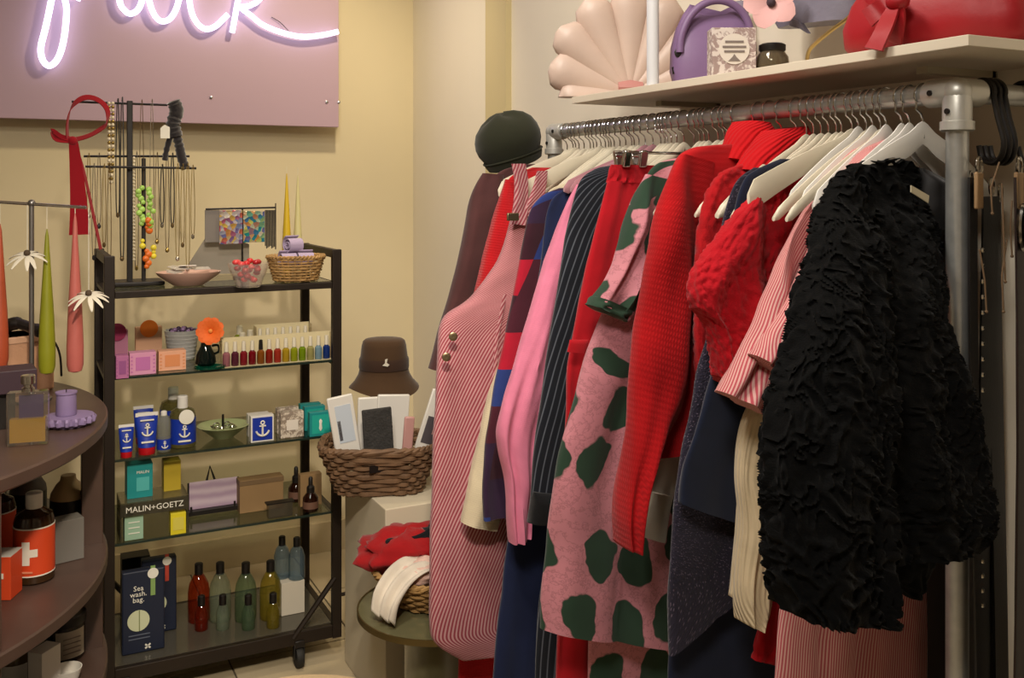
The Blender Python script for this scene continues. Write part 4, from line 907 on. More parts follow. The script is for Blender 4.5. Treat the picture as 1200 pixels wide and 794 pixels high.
# --- top shelf
T0 = SH[0]
q = on(221, 334, 0); s = mpp(q)
t = thing('shallow_bowl', 'shallow pale pink bowl of earring cards on the trolley top', 'bowl', q)
MB().lathe([(16*s, 0), (18*s, 1*s), (34*s, 12*s), (37*s, 16*s), (35*s, 16*s), (30*s, 10*s), (15*s, 3*s), (0, 3*s)], (0, 0, 0), 32, sy=.8).build('bowl_body', pbr('blush_ceramic', 'c9a494', .35), t, local=True)
for k in range(6):
    o = MB().box((0, 0, 0), (.05, .03, .002), random.uniform(0, 3), .15).build('jewellery_card', pbr('pearl_card', 'cfc8c0', .25, .2), None, local=True, smooth=False)
    o.location = q+V((random.uniform(-.05, .05), random.uniform(-.03, .02), 17*s+.003*k)); tag(o, 'pearly jewellery card lying in the shallow pink bowl', 'card', 'jewellery cards in the bowl')
q = on(291, 336, 0); s = mpp(q)
t = thing('glass_sweet_bowl', 'small clear glass bowl of red sweets on the trolley top', 'bowl', q)
MB().lathe([(13*s, 0), (14*s, 1*s), (21*s, 18*s), (24*s, 28*s), (23*s, 28*s), (20*s, 18*s), (13*s, 2*s), (0, 2*s)], (0, 0, 0), 24).build('bowl_glass', glass('bowl_glass', 'fbfaf8', .7, .02, .12, 'e8dcd8'), t, local=True)
SW = []
for k in range(900):
    a = random.uniform(0, 2*PI); zz = random.uniform(7, 30); r = random.uniform(0, 1)**.5*(6+zz*.35)*s
    sp_ = V((r*math.cos(a), r*math.sin(a), zz*s/.75))
    if len(SW) >= 22 or any((sp_-w2).length < 8.8*s for w2 in SW): continue
    SW.append(sp_)
    o = MB().ball((0, 0, 0), 4.3*s, 10, 6, (1, 1, .75)).build('sweet', pbr('red_sweet_%d' % (k % 3), ('c8262c', 'd8484a', 'a81c24')[k % 3], .3), None, local=True)
    o.location = q+V((r*math.cos(a), r*math.sin(a), zz*s)); tag(o, 'red wrapped sweet in the small clear glass bowl', 'sweet', 'red sweets in the glass bowl')
q = on(350, 330, 0); s = mpp(q)
q = V((min(q.x, TX1-.115), q.y+.03, SH[0]+.0015))
wicker('bread_basket', 'small straw basket of rolled lilac socks on the trolley top', q, 25*s, 20*s, 33*s, 27*s, 27*s, m_wick[1], 8, 26, .0035, 1, round_=True)
m_sock = cloth('lilac_knit', 'a898b4', ('rib', 300, .4, .001))
for k, (dx, dy, rz, dz) in enumerate(((-10.5, -4, .1, 16), (10.5, -4, -.1, 16), (1, 14, .05, 19), (-2, 3, .3, 33))):
    t = thing('rolled_socks', 'pair of pale lilac socks rolled up in the straw basket', 'socks', q+V((dx*s, dy*s, dz*s)), 'rolled socks in the straw basket'); t.rotation_euler.z = rz
    P = [(.0, (2+i*.26)*s*math.cos(i*.42), (2+i*.26)*s*math.sin(i*.42)+10*s) for i in range(34)]
    b = MB(); b.loft([[V(p)+V((x, 0, 0)) for x in (-9*s, 9*s)] + [V(p)*1.0+V((x, 0, -1.2*s)) for x in (9*s, -9*s)] for p in P]); b.build('roll', m_sock, t, local=True)
# framed holographic earring cards
q = on(283, 325, 0); s = mpp(q); yE = q.y
t = thing('earring_rack', 'black wire rack hung with holographic earring cards', 'jewellery stand', q)
def LX(px, py, y=None): return onY(px, py, y or yE)
MB().tube([LX(241, 245), LX(323, 243)], .003, 8).tube([LX(284, 244), LX(284, 318)], .003, 8).tube([LX(323, 238), LX(323, 292)], .002, 6).build('frame', m_dark, t)
MB().lathe([(.03, 0), (.03, .005), (.004, .008)], LX(284, 318).xy.to_3d()+V((0, 0, SH[0])), 14).build('base', m_dark, t)
def holo(name, cols):
    if name in CACHE: return CACHE[name]
    def f(tt, uv, c):
        v = tt.n('TexVoronoi', Vector=uv, Scale=70.0).outputs[1]
        cr = tt.n('ValToRGB', Fac=tt.n('SeparateColor', Color=v).outputs[0]); e = cr.color_ramp.elements
        e[0].color = lin(cols[0]); e[1].color = lin(cols[-1])
        for i, cc in enumerate(cols[1:-1]): x = e.new((i+1)/(len(cols)-1)); x.color = lin(cc)
        return cr.outputs[0]
    return pbr(name, 'ffffff', .15, .5, pattern=f, bump=('voronoi', 70, .8, .003))
hA = holo('hologram_a', ('d8d2cc', '5878b8', 'c85a58', 'd8c060', 'b8b0c8', 'e0d8d0')); hB = holo('hologram_b', ('d8d060', '1f9c94', '4a68b0', 'd09040', 'e0dcc0', '68a890'))
for nm, lb, x0, x1, y0_, y1_, m_, dy in (('earring_card', 'plain grey earring card at the end of the wire rack', 240, 257, 246, 284, pbr('grey_card', '77706a', .5), .004), ('earring_card', 'holographic card in red and blue on the wire rack', 257, 284, 246, 286, hA, -.006), ('earring_card', 'holographic card in green and gold on the wire rack', 285, 310, 247, 284, hB, -.006)):
    a, b = LX(x0, y1_, yE+dy), LX(x1, y0_, yE+dy)
    tag(MB().box((a+b)/2, (b.x-a.x, .003, b.z-a.z)).build(nm, m_, None, smooth=False, bevel=.0008), lb, 'card')
t = thing('fringe_earrings', 'black fringe earrings hanging at the end of the wire rack', 'earrings', LX(317, 290))
for k in range(9): MB().tube([LX(311+k*1.4, 246, yE-.004), LX(311+k*1.5, 288+(k*7) % 4, yE-.004)], .0019, 5).build('fringe_strand', m_dark, t)
a = LX(215, 316, yE+.05); b = LX(292, 270, yE+.05)
tag(MB().prism([LX(213, 321.5, yE+.05), LX(240, 280, yE+.05), LX(250, 270, yE+.05), LX(292, 286, yE+.05), LX(292, 320, yE+.05)], (0, .004, 0)).build('grey_display_card', pbr('grey_board', '8f8678', .6), None, smooth=False), 'grey display card leaning behind the bowl of earring cards', 'card')
# tall tapered candles standing at the back
for px, y0_, cl, lb in ((336, 203, 'c9a81c', 'tall yellow tapered candle behind the straw sock basket'), (349, 205, 'c8be88', 'tall pale green tapered candle behind the straw sock basket')):
    q = onY(px, 300, TY1-.03); s = mpp(q); t = thing('tapered_candle', lb, 'candle', (q.x, q.y, SH[0])); hz = H+(HY-y0_)*s-SH[0]
    MB().lathe([(.015, 0), (.0165, .01), (.0155, hz*.3), (.009, hz*.65), (.003, hz*.95), (.001, hz)], (0, 0, 0), 14).build('wax', pbr('taper_'+cl, cl, .5), t, local=True)
    MB().tube([(0, 0, hz-.004), (0, 0, hz+.025)], .0009, 5).build('wick', pbr('wick', 'd8cfb8', .8), t, local=True)
# necklace stand
yN = 3.20
q = onY(152, 322, yN); q.z = SH[0]
js = thing('necklace_stand', 'black metal necklace stand with crossed bars on the trolley top', 'jewellery stand', q)
def NX(px, py, dy=0): return onY(px, py, yN+dy)
MB().box(((q.x), yN, (q.z+NX(151, 118).z)/2), (.017, .012, NX(151, 118).z-q.z)).build('pole', m_dark, js, smooth=False, bevel=.002)
MB().box((q.x+.04, yN, (q.z+NX(151, 185).z)/2), (.012, .01, NX(151, 185).z-q.z)).build('pole', m_dark, js, smooth=False, bevel=.002)
MB().box((q.x+.02, yN, q.z+.006), (.15, .12, .012)).build('base', m_dark, js, smooth=False, bevel=.003)
bars = [((84, 119), (196, 123), 0), ((98, 183), (222, 183), .03), ((100, 195), (230, 197), -.03)]
for a, b, dy in bars:
    MB().tube([NX(a[0], a[1], dy), NX(b[0], b[1], dy)], .0035, 8).build('bar', m_dark, js)
    MB().tube([NX(151, a[1]+2, dy), NX(151, a[1]+2, 0)], .003, 6).build('bar_bracket', m_dark, js)
mats_n = [pbr('n_gold', 'b39a5a', .3, .9), pbr('n_silver', 'b9b5ac', .25, 1), pbr('n_black', '1d1a18', .5), pbr('n_bronze', '6d5a3c', .4, .7)]
neck = [(104, 183, 250, 0), (110, 196, 300, 1), (116, 183, 262, 1), (122, 196, 285, 0), (128, 196, 310, 3), (138, 121, 250, 2), (143, 121, 300, 2), (160, 183, 312, 1), (166, 122, 240, 3), (178, 122, 260, 1), (184, 183, 280, 3), (190, 196, 262, 2), (196, 183, 290, 3), (202, 183, 262, 2), (208, 196, 300, 0), (214, 196, 285, 0), (220, 196, 312, 0), (226, 197, 275, 0)]
lbn = ('fine gold chain necklace hanging from the black stand', 'fine silver chain necklace hanging from the black stand', 'black cord necklace hanging from the black stand', 'bronze chain necklace hanging from the black stand')
grn = ('gold chain necklaces', 'silver chain necklaces', 'black cord necklaces', 'bronze chain necklaces')
for k, (px, y0_, y1_, mi) in enumerate(neck):
    dy = {119: 0, 121: 0, 122: 0, 183: .03}.get(y0_, -.03)-.006; w_ = 2.2
    t = thing('necklace', lbn[mi], 'necklace', NX(px, y1_, dy), grn[mi])
    P = [NX(px-w_*.4, y0_-1, dy), NX(px-w_, y0_+(y1_-y0_)*.5, dy), NX(px-w_*.8, y1_-6, dy), NX(px, y1_, dy), NX(px+w_*.8, y1_-6, dy), NX(px+w_, y0_+(y1_-y0_)*.5, dy), NX(px+w_*.4, y0_-1, dy), NX(px, y0_-2, dy+.006)]
    MB().tube(spline(P, 4), .0011 if mi != 2 else .0018, 5).build('chain', mats_n[mi], t)
    if k % 2 == 0: MB().ball(NX(px, y1_+3, dy), .006, 8, 6, (1, .6, 1.3)).build('pendant', mats_n[(mi+1) % 4], t)
    else: MB().lathe([(.001, 0), (.005, .004), (.005, .012), (.001, .016)], NX(px, y1_+5, dy), 8).build('pendant', mats_n[(mi+k) % 4], t)
t = thing('bead_necklace', 'gold and pearl bead necklace hanging beside the red ribbon', 'necklace', NX(130, 218, -.016))
for k in range(23):
    for sx in (-1, 1):
        y = 121+k*4.2; MB().ball(NX(130+sx*(2.2 if k < 16 else 2.2*(23-k)/7), y, -.016), .0052, 8, 6).build('bead', (mats_n[0], pbr('pearl', 'd8ccb0', .3))[(k+sx) % 2], t)
t = thing('white_bead_string', 'long pale bead strand hanging against the stand pole', 'necklace', NX(157, 305, -.01))
for k in range(30): MB().ball(NX(157, 185+k*4.1, -.012), .0042, 8, 6).build('bead', pbr('pearl', 'd8ccb0', .3), t)
def cluster(name, label, pts, col, r, cat='earrings'):
    t = thing(name, label, cat, NX(*pts[-1], -.03)); m_ = pbr(name+'_bead', col, .45, var=.15, vscale=60)
    for x, y in pts: MB().ball(NX(x, y, -.03+random.uniform(-.006, .006)), r*random.uniform(.8, 1.2), 8, 6, (1, .6, 1)).build('bead', m_, t)
    return t
cluster('lime_cluster_earring', 'lime green cluster earring on the necklace stand', [(165+random.uniform(-3, 3)+(i % 2)*12, 220+i*2.1) for i in range(22)], '9cc45a', .008)
cluster('orange_leaf_earring', 'orange petal earring below the lime green cluster', [(174, 258), (175, 262), (173, 266), (175, 270), (172, 294), (174, 298), (171, 303), (174, 308), (172, 312)], 'd86a1c', .009)
cluster('yellow_drop_earring', 'yellow drop earring beside the orange petals', [(167, 282), (167, 288), (180, 290), (180, 295), (180, 300)], 'd8c832', .008)
t = thing('black_scrunchie', 'black velvet scrunchies bunched at the end of the top bar', 'hair tie', NX(205, 195, -.02)); m_vel = pbr('black_velvet', '1b1418', .9, sheen=.5, bump=('noise', 120, .6, .003))
for k, (P, r) in enumerate((([(203, 118), (207, 130), (203, 145), (206, 160)], .022), ([(206, 155), (210, 170), (213, 185), (218, 198)], .015), ([(203, 150), (196, 172), (193, 188)], .009))):
    pp = spline([NX(x, y, -.02) for x, y in P], 6); MB().tube(pp, [r*(.75+.3*abs(math.sin(i*1.7+k))) for i in range(len(pp))], 10).build('ruffle', m_vel, t)
t = thing('white_tag', 'white paper tag hanging with the black scrunchies', 'tag', NX(193, 160, -.045)); MB().prism([NX(188, 162, -.045), NX(199, 162, -.045), NX(199, 149, -.045), NX(193, 146, -.045), NX(188, 150, -.045)], (0, .001, 0)).build('card', m_inkw, t, smooth=False)
# red ribbon headband
t = thing('red_ribbon', 'dark red ribbon looped over the stand with long hanging tails', 'ribbon', NX(95, 276, -.05)); m_rb = cloth('crimson_ribbon', '8c0f1c', ('weave', 500, .2, .0005))
cr = [(79, 163), (79, 145), (83, 128), (93, 117), (105, 114), (118, 119), (126, 130), (124, 145), (112, 155), (98, 161), (84, 164)]
ribbon([NX(x, y, -.05-.012*math.sin(i)) for i, (x, y) in enumerate(cr)], (.009, .009), .0012, m_rb, 'loop', t, (.3, .6, .75))
ribbon([NX(84, 163, -.055), NX(72, 160, -.055), NX(61, 153, -.055), NX(66, 163, -.058), NX(84, 165, -.055)], (.008, .008), .001, m_rb, 'loop_end', t, (0, .6, 1))
MB().ball(NX(85, 165, -.055), .014, 10, 8, (1, .7, 1)).build('knot', m_rb, t)
ribbon([NX(86, 166, -.058), NX(89, 195, -.056), NX(92, 235, -.056), NX(93, 275, -.056)], (.012, .028), .001, m_rb, 'tail', t, (1, 0, 0))
ribbon([NX(88, 168, -.05), NX(98, 200, -.045), NX(108, 245, -.045), NX(118, 292, -.045)], (.006, .008), .001, m_rb, 'tail', t, (.6, 1, 0))
# --- second shelf
def gift(name, label, px0, px1, py0, py1, col, win=None, depth=.07):
    t, w_, h_, d_ = cart(name, label, 'box', px0, px1, py0, py1, 1, pbr(name+'_'+col, col, .7, var=.08), depth)
    m_ = pbr(name+'_print_'+(win or col), win or col, .7)
    MB().box((0, -d_/2-.0006, h_/2), (w_*.55, .001, h_*.6)).build('print_panel', m_, t, smooth=False, local=True)
    for k in range(5):
        for e in (-1, 1): MB().box((e*w_*.42, -d_/2-.0006, h_*(.15+.17*k)), (w_*.07, .001, h_*.06)).build('print_dot', m_, t, smooth=False, local=True)
    return t
gift('floral_gift_box', 'pink patterned gift box in front of the peach gift box', 152, 183, 414, 440, 'cf8fae', 'b86aa4', .045)
gift('floral_gift_box', 'peach patterned gift box beside the pink gift box', 186, 218, 412, 435, 'e0a584', 'd88a58', .045)
gift('floral_gift_box', 'dark pink gift box behind the trolley post', 136, 151, 418, 444, 'a8628f', '8d4a80', .05)
for px0, px1, py0, py1, cl, dc, lb in ((159, 190, 384, 416, 'dba88a', 'f07818', 'upright peach gift card box with an orange disc'), (124, 150, 388, 422, 'c07a9c', '9c2458', 'upright pink gift card box with a magenta disc')):
    t, w_, h_, d_ = cart('disc_gift_box', lb, 'box', px0, px1, py0, py1, 1, pbr('disc_box_'+cl, cl, .7), .03)
    MB().lathe([(.028, 0), (.028, .004), (0, .004)], (0, -d_/2, h_*.95), 24, ax=(0, -1, 0)).build('disc', pbr('disc_'+dc, dc, .5), t, local=True)
q = on(213, 420, 1); s = mpp(q)
t = thing('white_pot', 'white ribbed pot filled with dark purple beads', 'pot', q)
MB().lathe([(14*s, 0), (15*s, 1*s), (19.5*s, 33*s), (20*s, 34*s), (18.5*s, 34*s), (18*s, 28*s), (0, 27*s)], (0, 0, 0), 28).build('pot_body', pbr('white_ceramic', 'b9b8b6', .4), t, local=True)
for k in range(7): MB().tube([((15.2+4.3*k/7)*s*math.cos(a), (15.2+4.3*k/7)*s*math.sin(a), (3+4.3*k)*s) for a in [2*PI*i/28 for i in range(28)]], .5*s, 5, closed=True).build('rib', pbr('white_ceramic', 'b9b8b6', .4), t, local=True)
for k in range(16):
    a = k*2.4; r = 3.9*math.sqrt(k+.2)*s; o = MB().ball((0, 0, 0), 2.9*s, 8, 6, (1, 1, .9)).build('purple_bead', pbr('purple_bead_%d' % (k % 2), ('3a2048', '8a6a98')[k % 5 == 0], .3), None, local=True)
    o.location = q+V((r*math.cos(a), r*math.sin(a), (31.5+4*(1-k/16))*s)); tag(o, ('dark purple bead' if k % 2 == 0 else 'purple bead')+' heaped in the white ribbed pot', 'bead', 'purple beads in the white pot')
q = on(241, 430, 1)+V((0, 0, .0065)); s = mpp(q)
t = thing('bud_vase', 'dark glass bud vase with a curled handle holding an orange flower', 'vase', q)
MB().lathe([(9*s, 0), (12*s, 3*s), (11*s, 12*s), (6*s, 22*s), (5*s, 28*s), (6*s, 30*s)], (0, 0, 0), 18).build('vase_body', glass('dark_green_glass', '2c4a44', 1, .03, .45, '12201c'), t, local=True)
MB().tube(spline([(9*s, 0, 12*s), (15*s, 0, 15*s), (14*s, 0, 22*s), (7*s, 0, 22*s)], 4), 1.4*s, 6).build('handle', glass('dark_green_glass', ''), t, local=True)
q2 = on(246, 432, 1); t = tag(MB().lathe([(14*s, 0), (17*s, 1*s), (18*s, 3.5*s), (16.5*s, 3.5*s), (14*s, 2*s), (0, 2*s)], q2+V((0, 0, .0)), 28, sy=.7).build('green_dish', glass('green_dish', '4a9c80', 1, .02, .4, '14664e'), None), 'oval green glass dish under the bud vase', 'dish')
fl = onY(247, 388, q.y)
bloom('orange_silk_flower', 'orange silk flower in the dark bud vase', fl, .042, 9, 'e0641c', 'e89040', (-.35, -1, .25), w=.9, curl=.7)
tag(MB().tube([q+V((0, 0, 10*s)), V((q.x+.003, q.y, q.z+26*s)), fl+V((0, .01, -.02)), fl+V((0, .006, 0))], .0025, 6).build('flower_stem', pbr('stem_green', '2f5a40', .6), None), 'green stem of the orange silk flower standing in the vase', 'stem')
# mini perfume racks
m_clear = glass('acrylic', 'efe9dc', 1, .02, .12, 'd8cfb8'); m_capw = pbr('bottle_cap', 'ddd4bf', .4)
def mini_rack(px0, px1, y0_, y1_, cols, name, lab, blab, grp, zup=0):
    a = onZ(px0, y0_, SH[1]+zup); b = onY(px1, y1_, a.y); n = len(cols); L_ = b.x-a.x; stp = L_/n; hh = stp*2.3
    t = thing(name, lab, 'rack', (a.x+L_/2, a.y, SH[1]))
    if zup: MB().box((a.x+L_/2, a.y, SH[1]+zup/2), (L_+.008, .036, zup-.002)).build('riser', m_cream2, t, smooth=False, bevel=.001)
    MB().box((a.x+L_/2, a.y+.018, SH[1]+zup+hh*.72), (L_+.008, .003, hh*1.44)).build('back_panel', m_cream2, t, smooth=False)
    MB().box((a.x+L_/2, a.y, SH[1]+zup+.0008), (L_+.008, .036, .0016)).build('tray', m_cream2, t, smooth=False)
    for e in (a.x-.003, b.x+.003): MB().box((e, a.y, SH[1]+zup+hh*.7), (.002, .036, hh*1.4)).build('end_panel', m_clear, t, smooth=False)
    r = stp*.44
    for k, cl in enumerate(cols):
        o = thing('perfume_sample', blab[k] if isinstance(blab, list) else blab, 'bottle', (a.x+stp*(k+.5), a.y-.002, SH[1]+zup+.0018), grp)
        MB().lathe([(r*.85, 0), (r, .002), (r, hh*.62), (r*.5, hh*.72), (r*.45, hh*.78)], (0, 0, 0), 12).build('bottle_body', glass('mini_'+cl, cl, 1, .03, .55, cl), o, local=True)
        MB().lathe([(r*.55, hh*.74), (r*.58, hh*.78), (r*.5, hh*1.22), (r*.2, hh*1.24)], (0, 0, 0), 10).build('cap', m_dark if k == 4 and zup == 0 else m_capw, o, local=True)
m_cream2 = pbr('cream_acrylic', 'd2c49c', .35)
cn = [('b87880', 'dusty pink'), ('6a2c40', 'plum'), ('98202c', 'dark red'), ('8c1420', 'crimson'), ('9c5a1c', 'amber, black capped'), ('a02818', 'rust red'), ('b83a28', 'coral red'), ('c8a828', 'golden yellow'), ('a8b020', 'lime'), ('88a418', 'leaf green'), ('b8b070', 'pale straw'), ('90b0c0', 'pale blue'), ('20408c', 'royal blue')]
mini_rack(260, 387, 430, 417, [c for c, _ in cn], 'perfume_rack', 'cream rack of coloured perfume samples at the shelf front', ['%s perfume sample bottle in the front rack' % nm for _, nm in cn], 'perfume samples in the front rack')
cb = [('b0a888', 'straw'), ('a8a4a0', 'clear grey'), ('9c94a4', 'pale violet'), ('3a5448', 'dark green'), ('1c4c54', 'deep teal'), ('1a4450', 'dark teal, white capped'), ('6a6c74', 'smoke grey')]
mini_rack(300, 362, 411, 405, [c for c, _ in cb], 'perfume_rack', 'raised cream rack of perfume samples behind the front rack', ['%s perfume sample bottle in the raised rack' % nm for _, nm in cb], 'perfume samples in the raised rack', .03)
P_b = ([(7, 0), (8, 1), (8, 16), (5, 20), (3, 21)], [(3.5, 20), (3.5, 30), (2.5, 31)])
for px, py, cl, lb in ((281, 412, 'b8c040', 'yellow green perfume bottle behind the orange flower'), (284, 420, '0f7c70', 'teal perfume bottle beside the raised rack'), (293, 417, '7a7098', 'violet perfume bottle beside the raised rack')):
    q = on(px, py, 1); bottle('perfume_bottle', lb, 'bottle', px, py, 1, P_b, mpp(q), (glass('pb_'+cl, cl, 1, .03, .4, cl), m_capw))
# --- third shelf
def tube_cream(label, px, py, w_, h_, foot=SH[2]):
    q = onZ(px, py, foot); s = mpp(q); t = thing('cream_tube', label, 'tube', q); W = w_*s/2; Hh = h_*s
    MB().lathe([(W*.72, 0), (W*.76, .002), (W*.76, Hh*.17), (W*.6, Hh*.18)], (0, 0, 0), 18).build('cap', m_redp, t, local=True)
    rings = [[V((W*(.8+.2*u)*math.cos(q_), (W*.75*(1-u)+.003*u)*math.sin(q_), Hh*(.18+.74*u))) for q_ in [2*PI*j/24 for j in range(24)]] for u in (0, .2, .4, .6, .8, 1)]
    MB().loft(rings).build('tube_body', m_navy, t, local=True)
    MB().box((0, 0, Hh*.955), (2*W, .004, Hh*.09)).build('crimped_end', m_wht, t, local=True, smooth=False)
    anchor(t, (0, -W*.5, Hh*.6), W*1.1, -.002); MB().box((0, -W*.72, Hh*.32), (W*1.1, .002, Hh*.04)).box((0, -W*.35, Hh*.83), (W*1.2, .002, Hh*.03)).build('print_line', m_inkw, t, local=True, smooth=False)
tube_cream('small navy hand cream tube with an anchor emblem and red cap', 148, 535, 17, 38)
tube_cream('large navy cream tube with an anchor emblem and red cap', 172, 531, 25, 48)
tube_cream('navy cream tube standing behind the large anchor tube', 168, 519, 22, 44)
q = on(192, 528, 2); s = mpp(q)
t = bottle('clear_lotion_bottle', 'slim clear lotion bottle with a navy anchor band', 'bottle', 192, 528, 2, ([(7.5, 0), (8, 1), (8, 34), (7, 38), (4, 42)], [(3.5, 41), (3.5, 46), (2.5, 47)], [(8.2, 3), (8.2, 15)]), s, (glass('cloudy_glass', 'd0d0c4', 1, .03, .35, 'a8a898'), m_wht, m_navy))
anchor(t, (0, -8.3*s, 9*s), 8*s)
for px, py, lb in ((214, 522, 'navy anchor lotion bottle with a white flip cap and round tag'), (203, 512, 'navy anchor lotion bottle standing behind the tagged bottle')):
    q = on(px, py, 2); s = mpp(q)
    t = bottle('lotion_bottle', lb, 'bottle', px, py, 2, ([(14, 0), (15, 1), (15, 36), (13, 42), (7, 45)], [(6, 44), (6, 58), (5, 59)], [(15.2, 5), (15.2, 34)]), s, (glass('olive_lotion', 'a8a070', 1, .04, .5, '6e6638'), m_wht, m_navy))
    anchor(t, (0, -15.3*s, 20*s), 13*s); MB().box((0, -15.3*s, 9*s), (14*s, .002, 2*s)).build('print_line', m_inkw, t, local=True, smooth=False)
    if py == 522: MB().lathe([(8.5*s, 0), (8.5*s, .002), (0, .003)], (2*s, -16.5*s, 37*s), 20, ax=(0, -1, 0)).build('round_tag', m_inkw, t, local=True)
q = on(262, 512, 2); s = mpp(q)
t = thing('green_bowl', 'shallow pale green bowl holding silver rings', 'bowl', q)
MB().lathe([(11*s, 0), (12*s, 1*s), (26*s, 12*s), (30*s, 15*s), (28*s, 15.5*s), (22*s, 11*s), (10*s, 3*s), (0, 3*s)], (0, 0, 0), 32).build('bowl_body', pbr('celadon', 'a0a878', .3), t, local=True)
for k in range(7):
    a = k*1.1; o = MB().tube([(3.6*s*math.cos(b), 3.6*s*math.sin(b), 0) for b in [2*PI*i/14 for i in range(14)]], .8*s, 6, closed=True).build('silver_ring', m_silver, None, local=True)
    o.location = q+V((12*s*math.cos(a), 10*s*math.sin(a), 13*s)); o.rotation_euler = (.5*math.sin(k), .6*math.cos(k*2), 0); tag(o, 'silver ring lying in the pale green bowl', 'ring', 'silver rings in the green bowl')
MB().tube([(0, .01, 10*s), (0, .01, 26*s)], 1.4*s, 8).build('ring_peg', m_dark, t, local=True)
for px0, px1, py0, py1, lb in ((294, 321, 488, 519, 'navy soap box with a white anchor emblem and white border'), (291, 316, 486, 512, 'navy soap box standing behind the anchor soap box')):
    t, w_, h_, d_ = cart('anchor_soap_box', lb, 'box', px0, px1, py0, py1, 2, m_wht, .03)
    MB().box((0, -d_/2-.0008, h_/2), (w_*.86, .001, h_*.86)).build('print_panel', m_navy, t, smooth=False, local=True); anchor(t, (0, -d_/2-.002, h_*.5), h_*.55)
for px0, px1, py0, py1, lb in ((329, 356, 484, 514, 'cream engraved soap box before the teal boxes'), (325, 350, 479, 508, 'cream engraved soap box standing behind its twin')):
    t, w_, h_, d_ = cart('engraved_box', lb, 'box', px0, px1, py0, py1, 2, pbr('engraved_card', 'cfc2b0', .6, pattern=p_ornate('8f7f70')), .028)
    MB().box((0, -d_/2-.0008, h_/2), (w_*.5, .001, h_*.4)).build('label_panel', m_cream, t, smooth=False, local=True)
for k, (px0, px1, py0, py1) in enumerate(((363, 388, 484, 512), (357, 381, 477, 505), (352, 376, 474, 500))):
    t, w_, h_, d_ = cart('teal_soap_box', ('teal soap box with a white figure at the front of its row', 'teal soap box in the middle of the teal row', 'teal soap box at the back of the teal row')[k], 'box', px0, px1, py0, py1, 2, m_teal, .026)
    MB().box((0, -d_/2-.0008, h_*.5), (w_*.8, .0008, h_*.78)).build('print_panel', pbr('teal_print', '17a090', .55), t, smooth=False, local=True)
    b = MB(); b.lathe([(.001, 0), (h_*.07, h_*.1), (h_*.05, h_*.3), (h_*.07, h_*.42), (.001, h_*.5)], (0, -d_/2-.002, h_*.22), 8, sy=.2); b.build('figure_print', m_inkw, t, local=True)
# --- fourth shelf
ZRI = SH[3]+.112
a = onZ(141, 636, SH[3]); b = onY(221, 605, a.y)
t = thing('acrylic_riser', 'clear acrylic riser with white brand lettering on the fourth shelf', 'riser', ((a.x+b.x)/2, a.y+.06, SH[3]))
m_ra = glass('riser_acrylic', 'd8d6c8', 1, .03, .06, 'a8a490')
MB().box(((a.x+b.x)/2, a.y+.06, ZRI-.002), (b.x-a.x, .12, .004)).build('riser_top', m_ra, t, smooth=False)
MB().box(((a.x+b.x)/2, a.y+.001, ZRI-.022), (b.x-a.x, .002, .036)).build('front_lip', glass('lip_acrylic', 'a8a490', 1, .03, .3, '5a5648'), t, smooth=False)
for x in (a.x+.002, b.x-.002): MB().box((x, a.y+.06, (SH[3]+ZRI)/2-.002), (.004, .116, ZRI-SH[3]-.004)).build('side_panel', m_ra, t, smooth=False)
text('MALIN+GOETZ', .0235, m_inkw, t, V(((a.x+b.x)/2, a.y-.001, ZRI-.022)), (0, -1, 0))
t, w_, h_, d_ = cart('teal_carton', 'large teal carton standing on the clear riser', 'box', 149, 179, 545, 585, 3, m_teal, .07, z=ZRI)
text('MALIN', .012, m_inkw, t, V(t.location)+V((.008, -d_/2-.001, h_*.75)), (0, -1, 0)); MB().box((.008, -d_/2-.0008, h_*.4), (w_*.5, .001, h_*.4)).build('print_panel', pbr('teal_pale', '4aa8a4', .6), t, smooth=False, local=True)
m_yel = pbr('mustard_card', 'ab9320', .55); m_yel2 = pbr('yellow_card', 'd0c020', .5)
cart('yellow_carton', 'mustard yellow carton beside the teal carton on the riser', 'box', 192, 212, 541, 576, 3, m_yel, .05, z=ZRI)
t, w_, h_, d_ = cart('yellow_cube_box', 'small bright yellow cube box under the clear riser', 'box', 200, 218, 602, 627, 3, m_yel2, .036)
MB().box((0, -d_/2-.0008, h_*.5), (w_*.7, .001, h_*.6)).build('print_panel', pbr('yellow_pale', 'c9bc4a', .6), t, smooth=False, local=True)
t, w_, h_, d_ = cart('mint_carton', 'pale mint carton under the clear riser', 'box', 146, 168, 602, 634, 3, pbr('mint_card', '8fae94', .6), .05)
for k in range(3): MB().box((0, -d_/2-.0008, h_*(.25+.2*k)), (w_*.6, .001, h_*.03)).build('print_line', m_inkw, t, smooth=False, local=True)
# easel with lavender card
q = on(250, 601, 3); s = mpp(q); y_ = q.y
t = thing('card_easel', 'dark plastic easel holding a lavender art card', 'easel', q)
a, b = onY(219, 604, y_), onY(281, 590, y_)
MB().box(((a.x+b.x)/2, y_, SH[3]+.012), (b.x-a.x, .03, .016)).build('ledge', m_dark, t, bevel=.002, smooth=False)
for px in (224, 275): c = onY(px, 590, y_-.012); MB().box((c.x, y_-.013, SH[3]+.022), (.006, .005, .022)).build('lip', m_dark, t, smooth=False)
for px in (221, 279): c = onY(px, 575, y_+.012); MB().box((c.x, y_+.014, SH[3]+.05), (.006, .006, .1)).build('upright', m_dark, t, smooth=False)
tp = onY(246, 546, y_+.035); MB().tube([V((tp.x-.012, y_+.02, SH[3]+.1)), tp, V((tp.x+.012, y_+.02, SH[3]+.1))], .004, 6).build('clip', m_dark, t)
a, b = onY(222, 592, y_), onY(278, 553, y_)
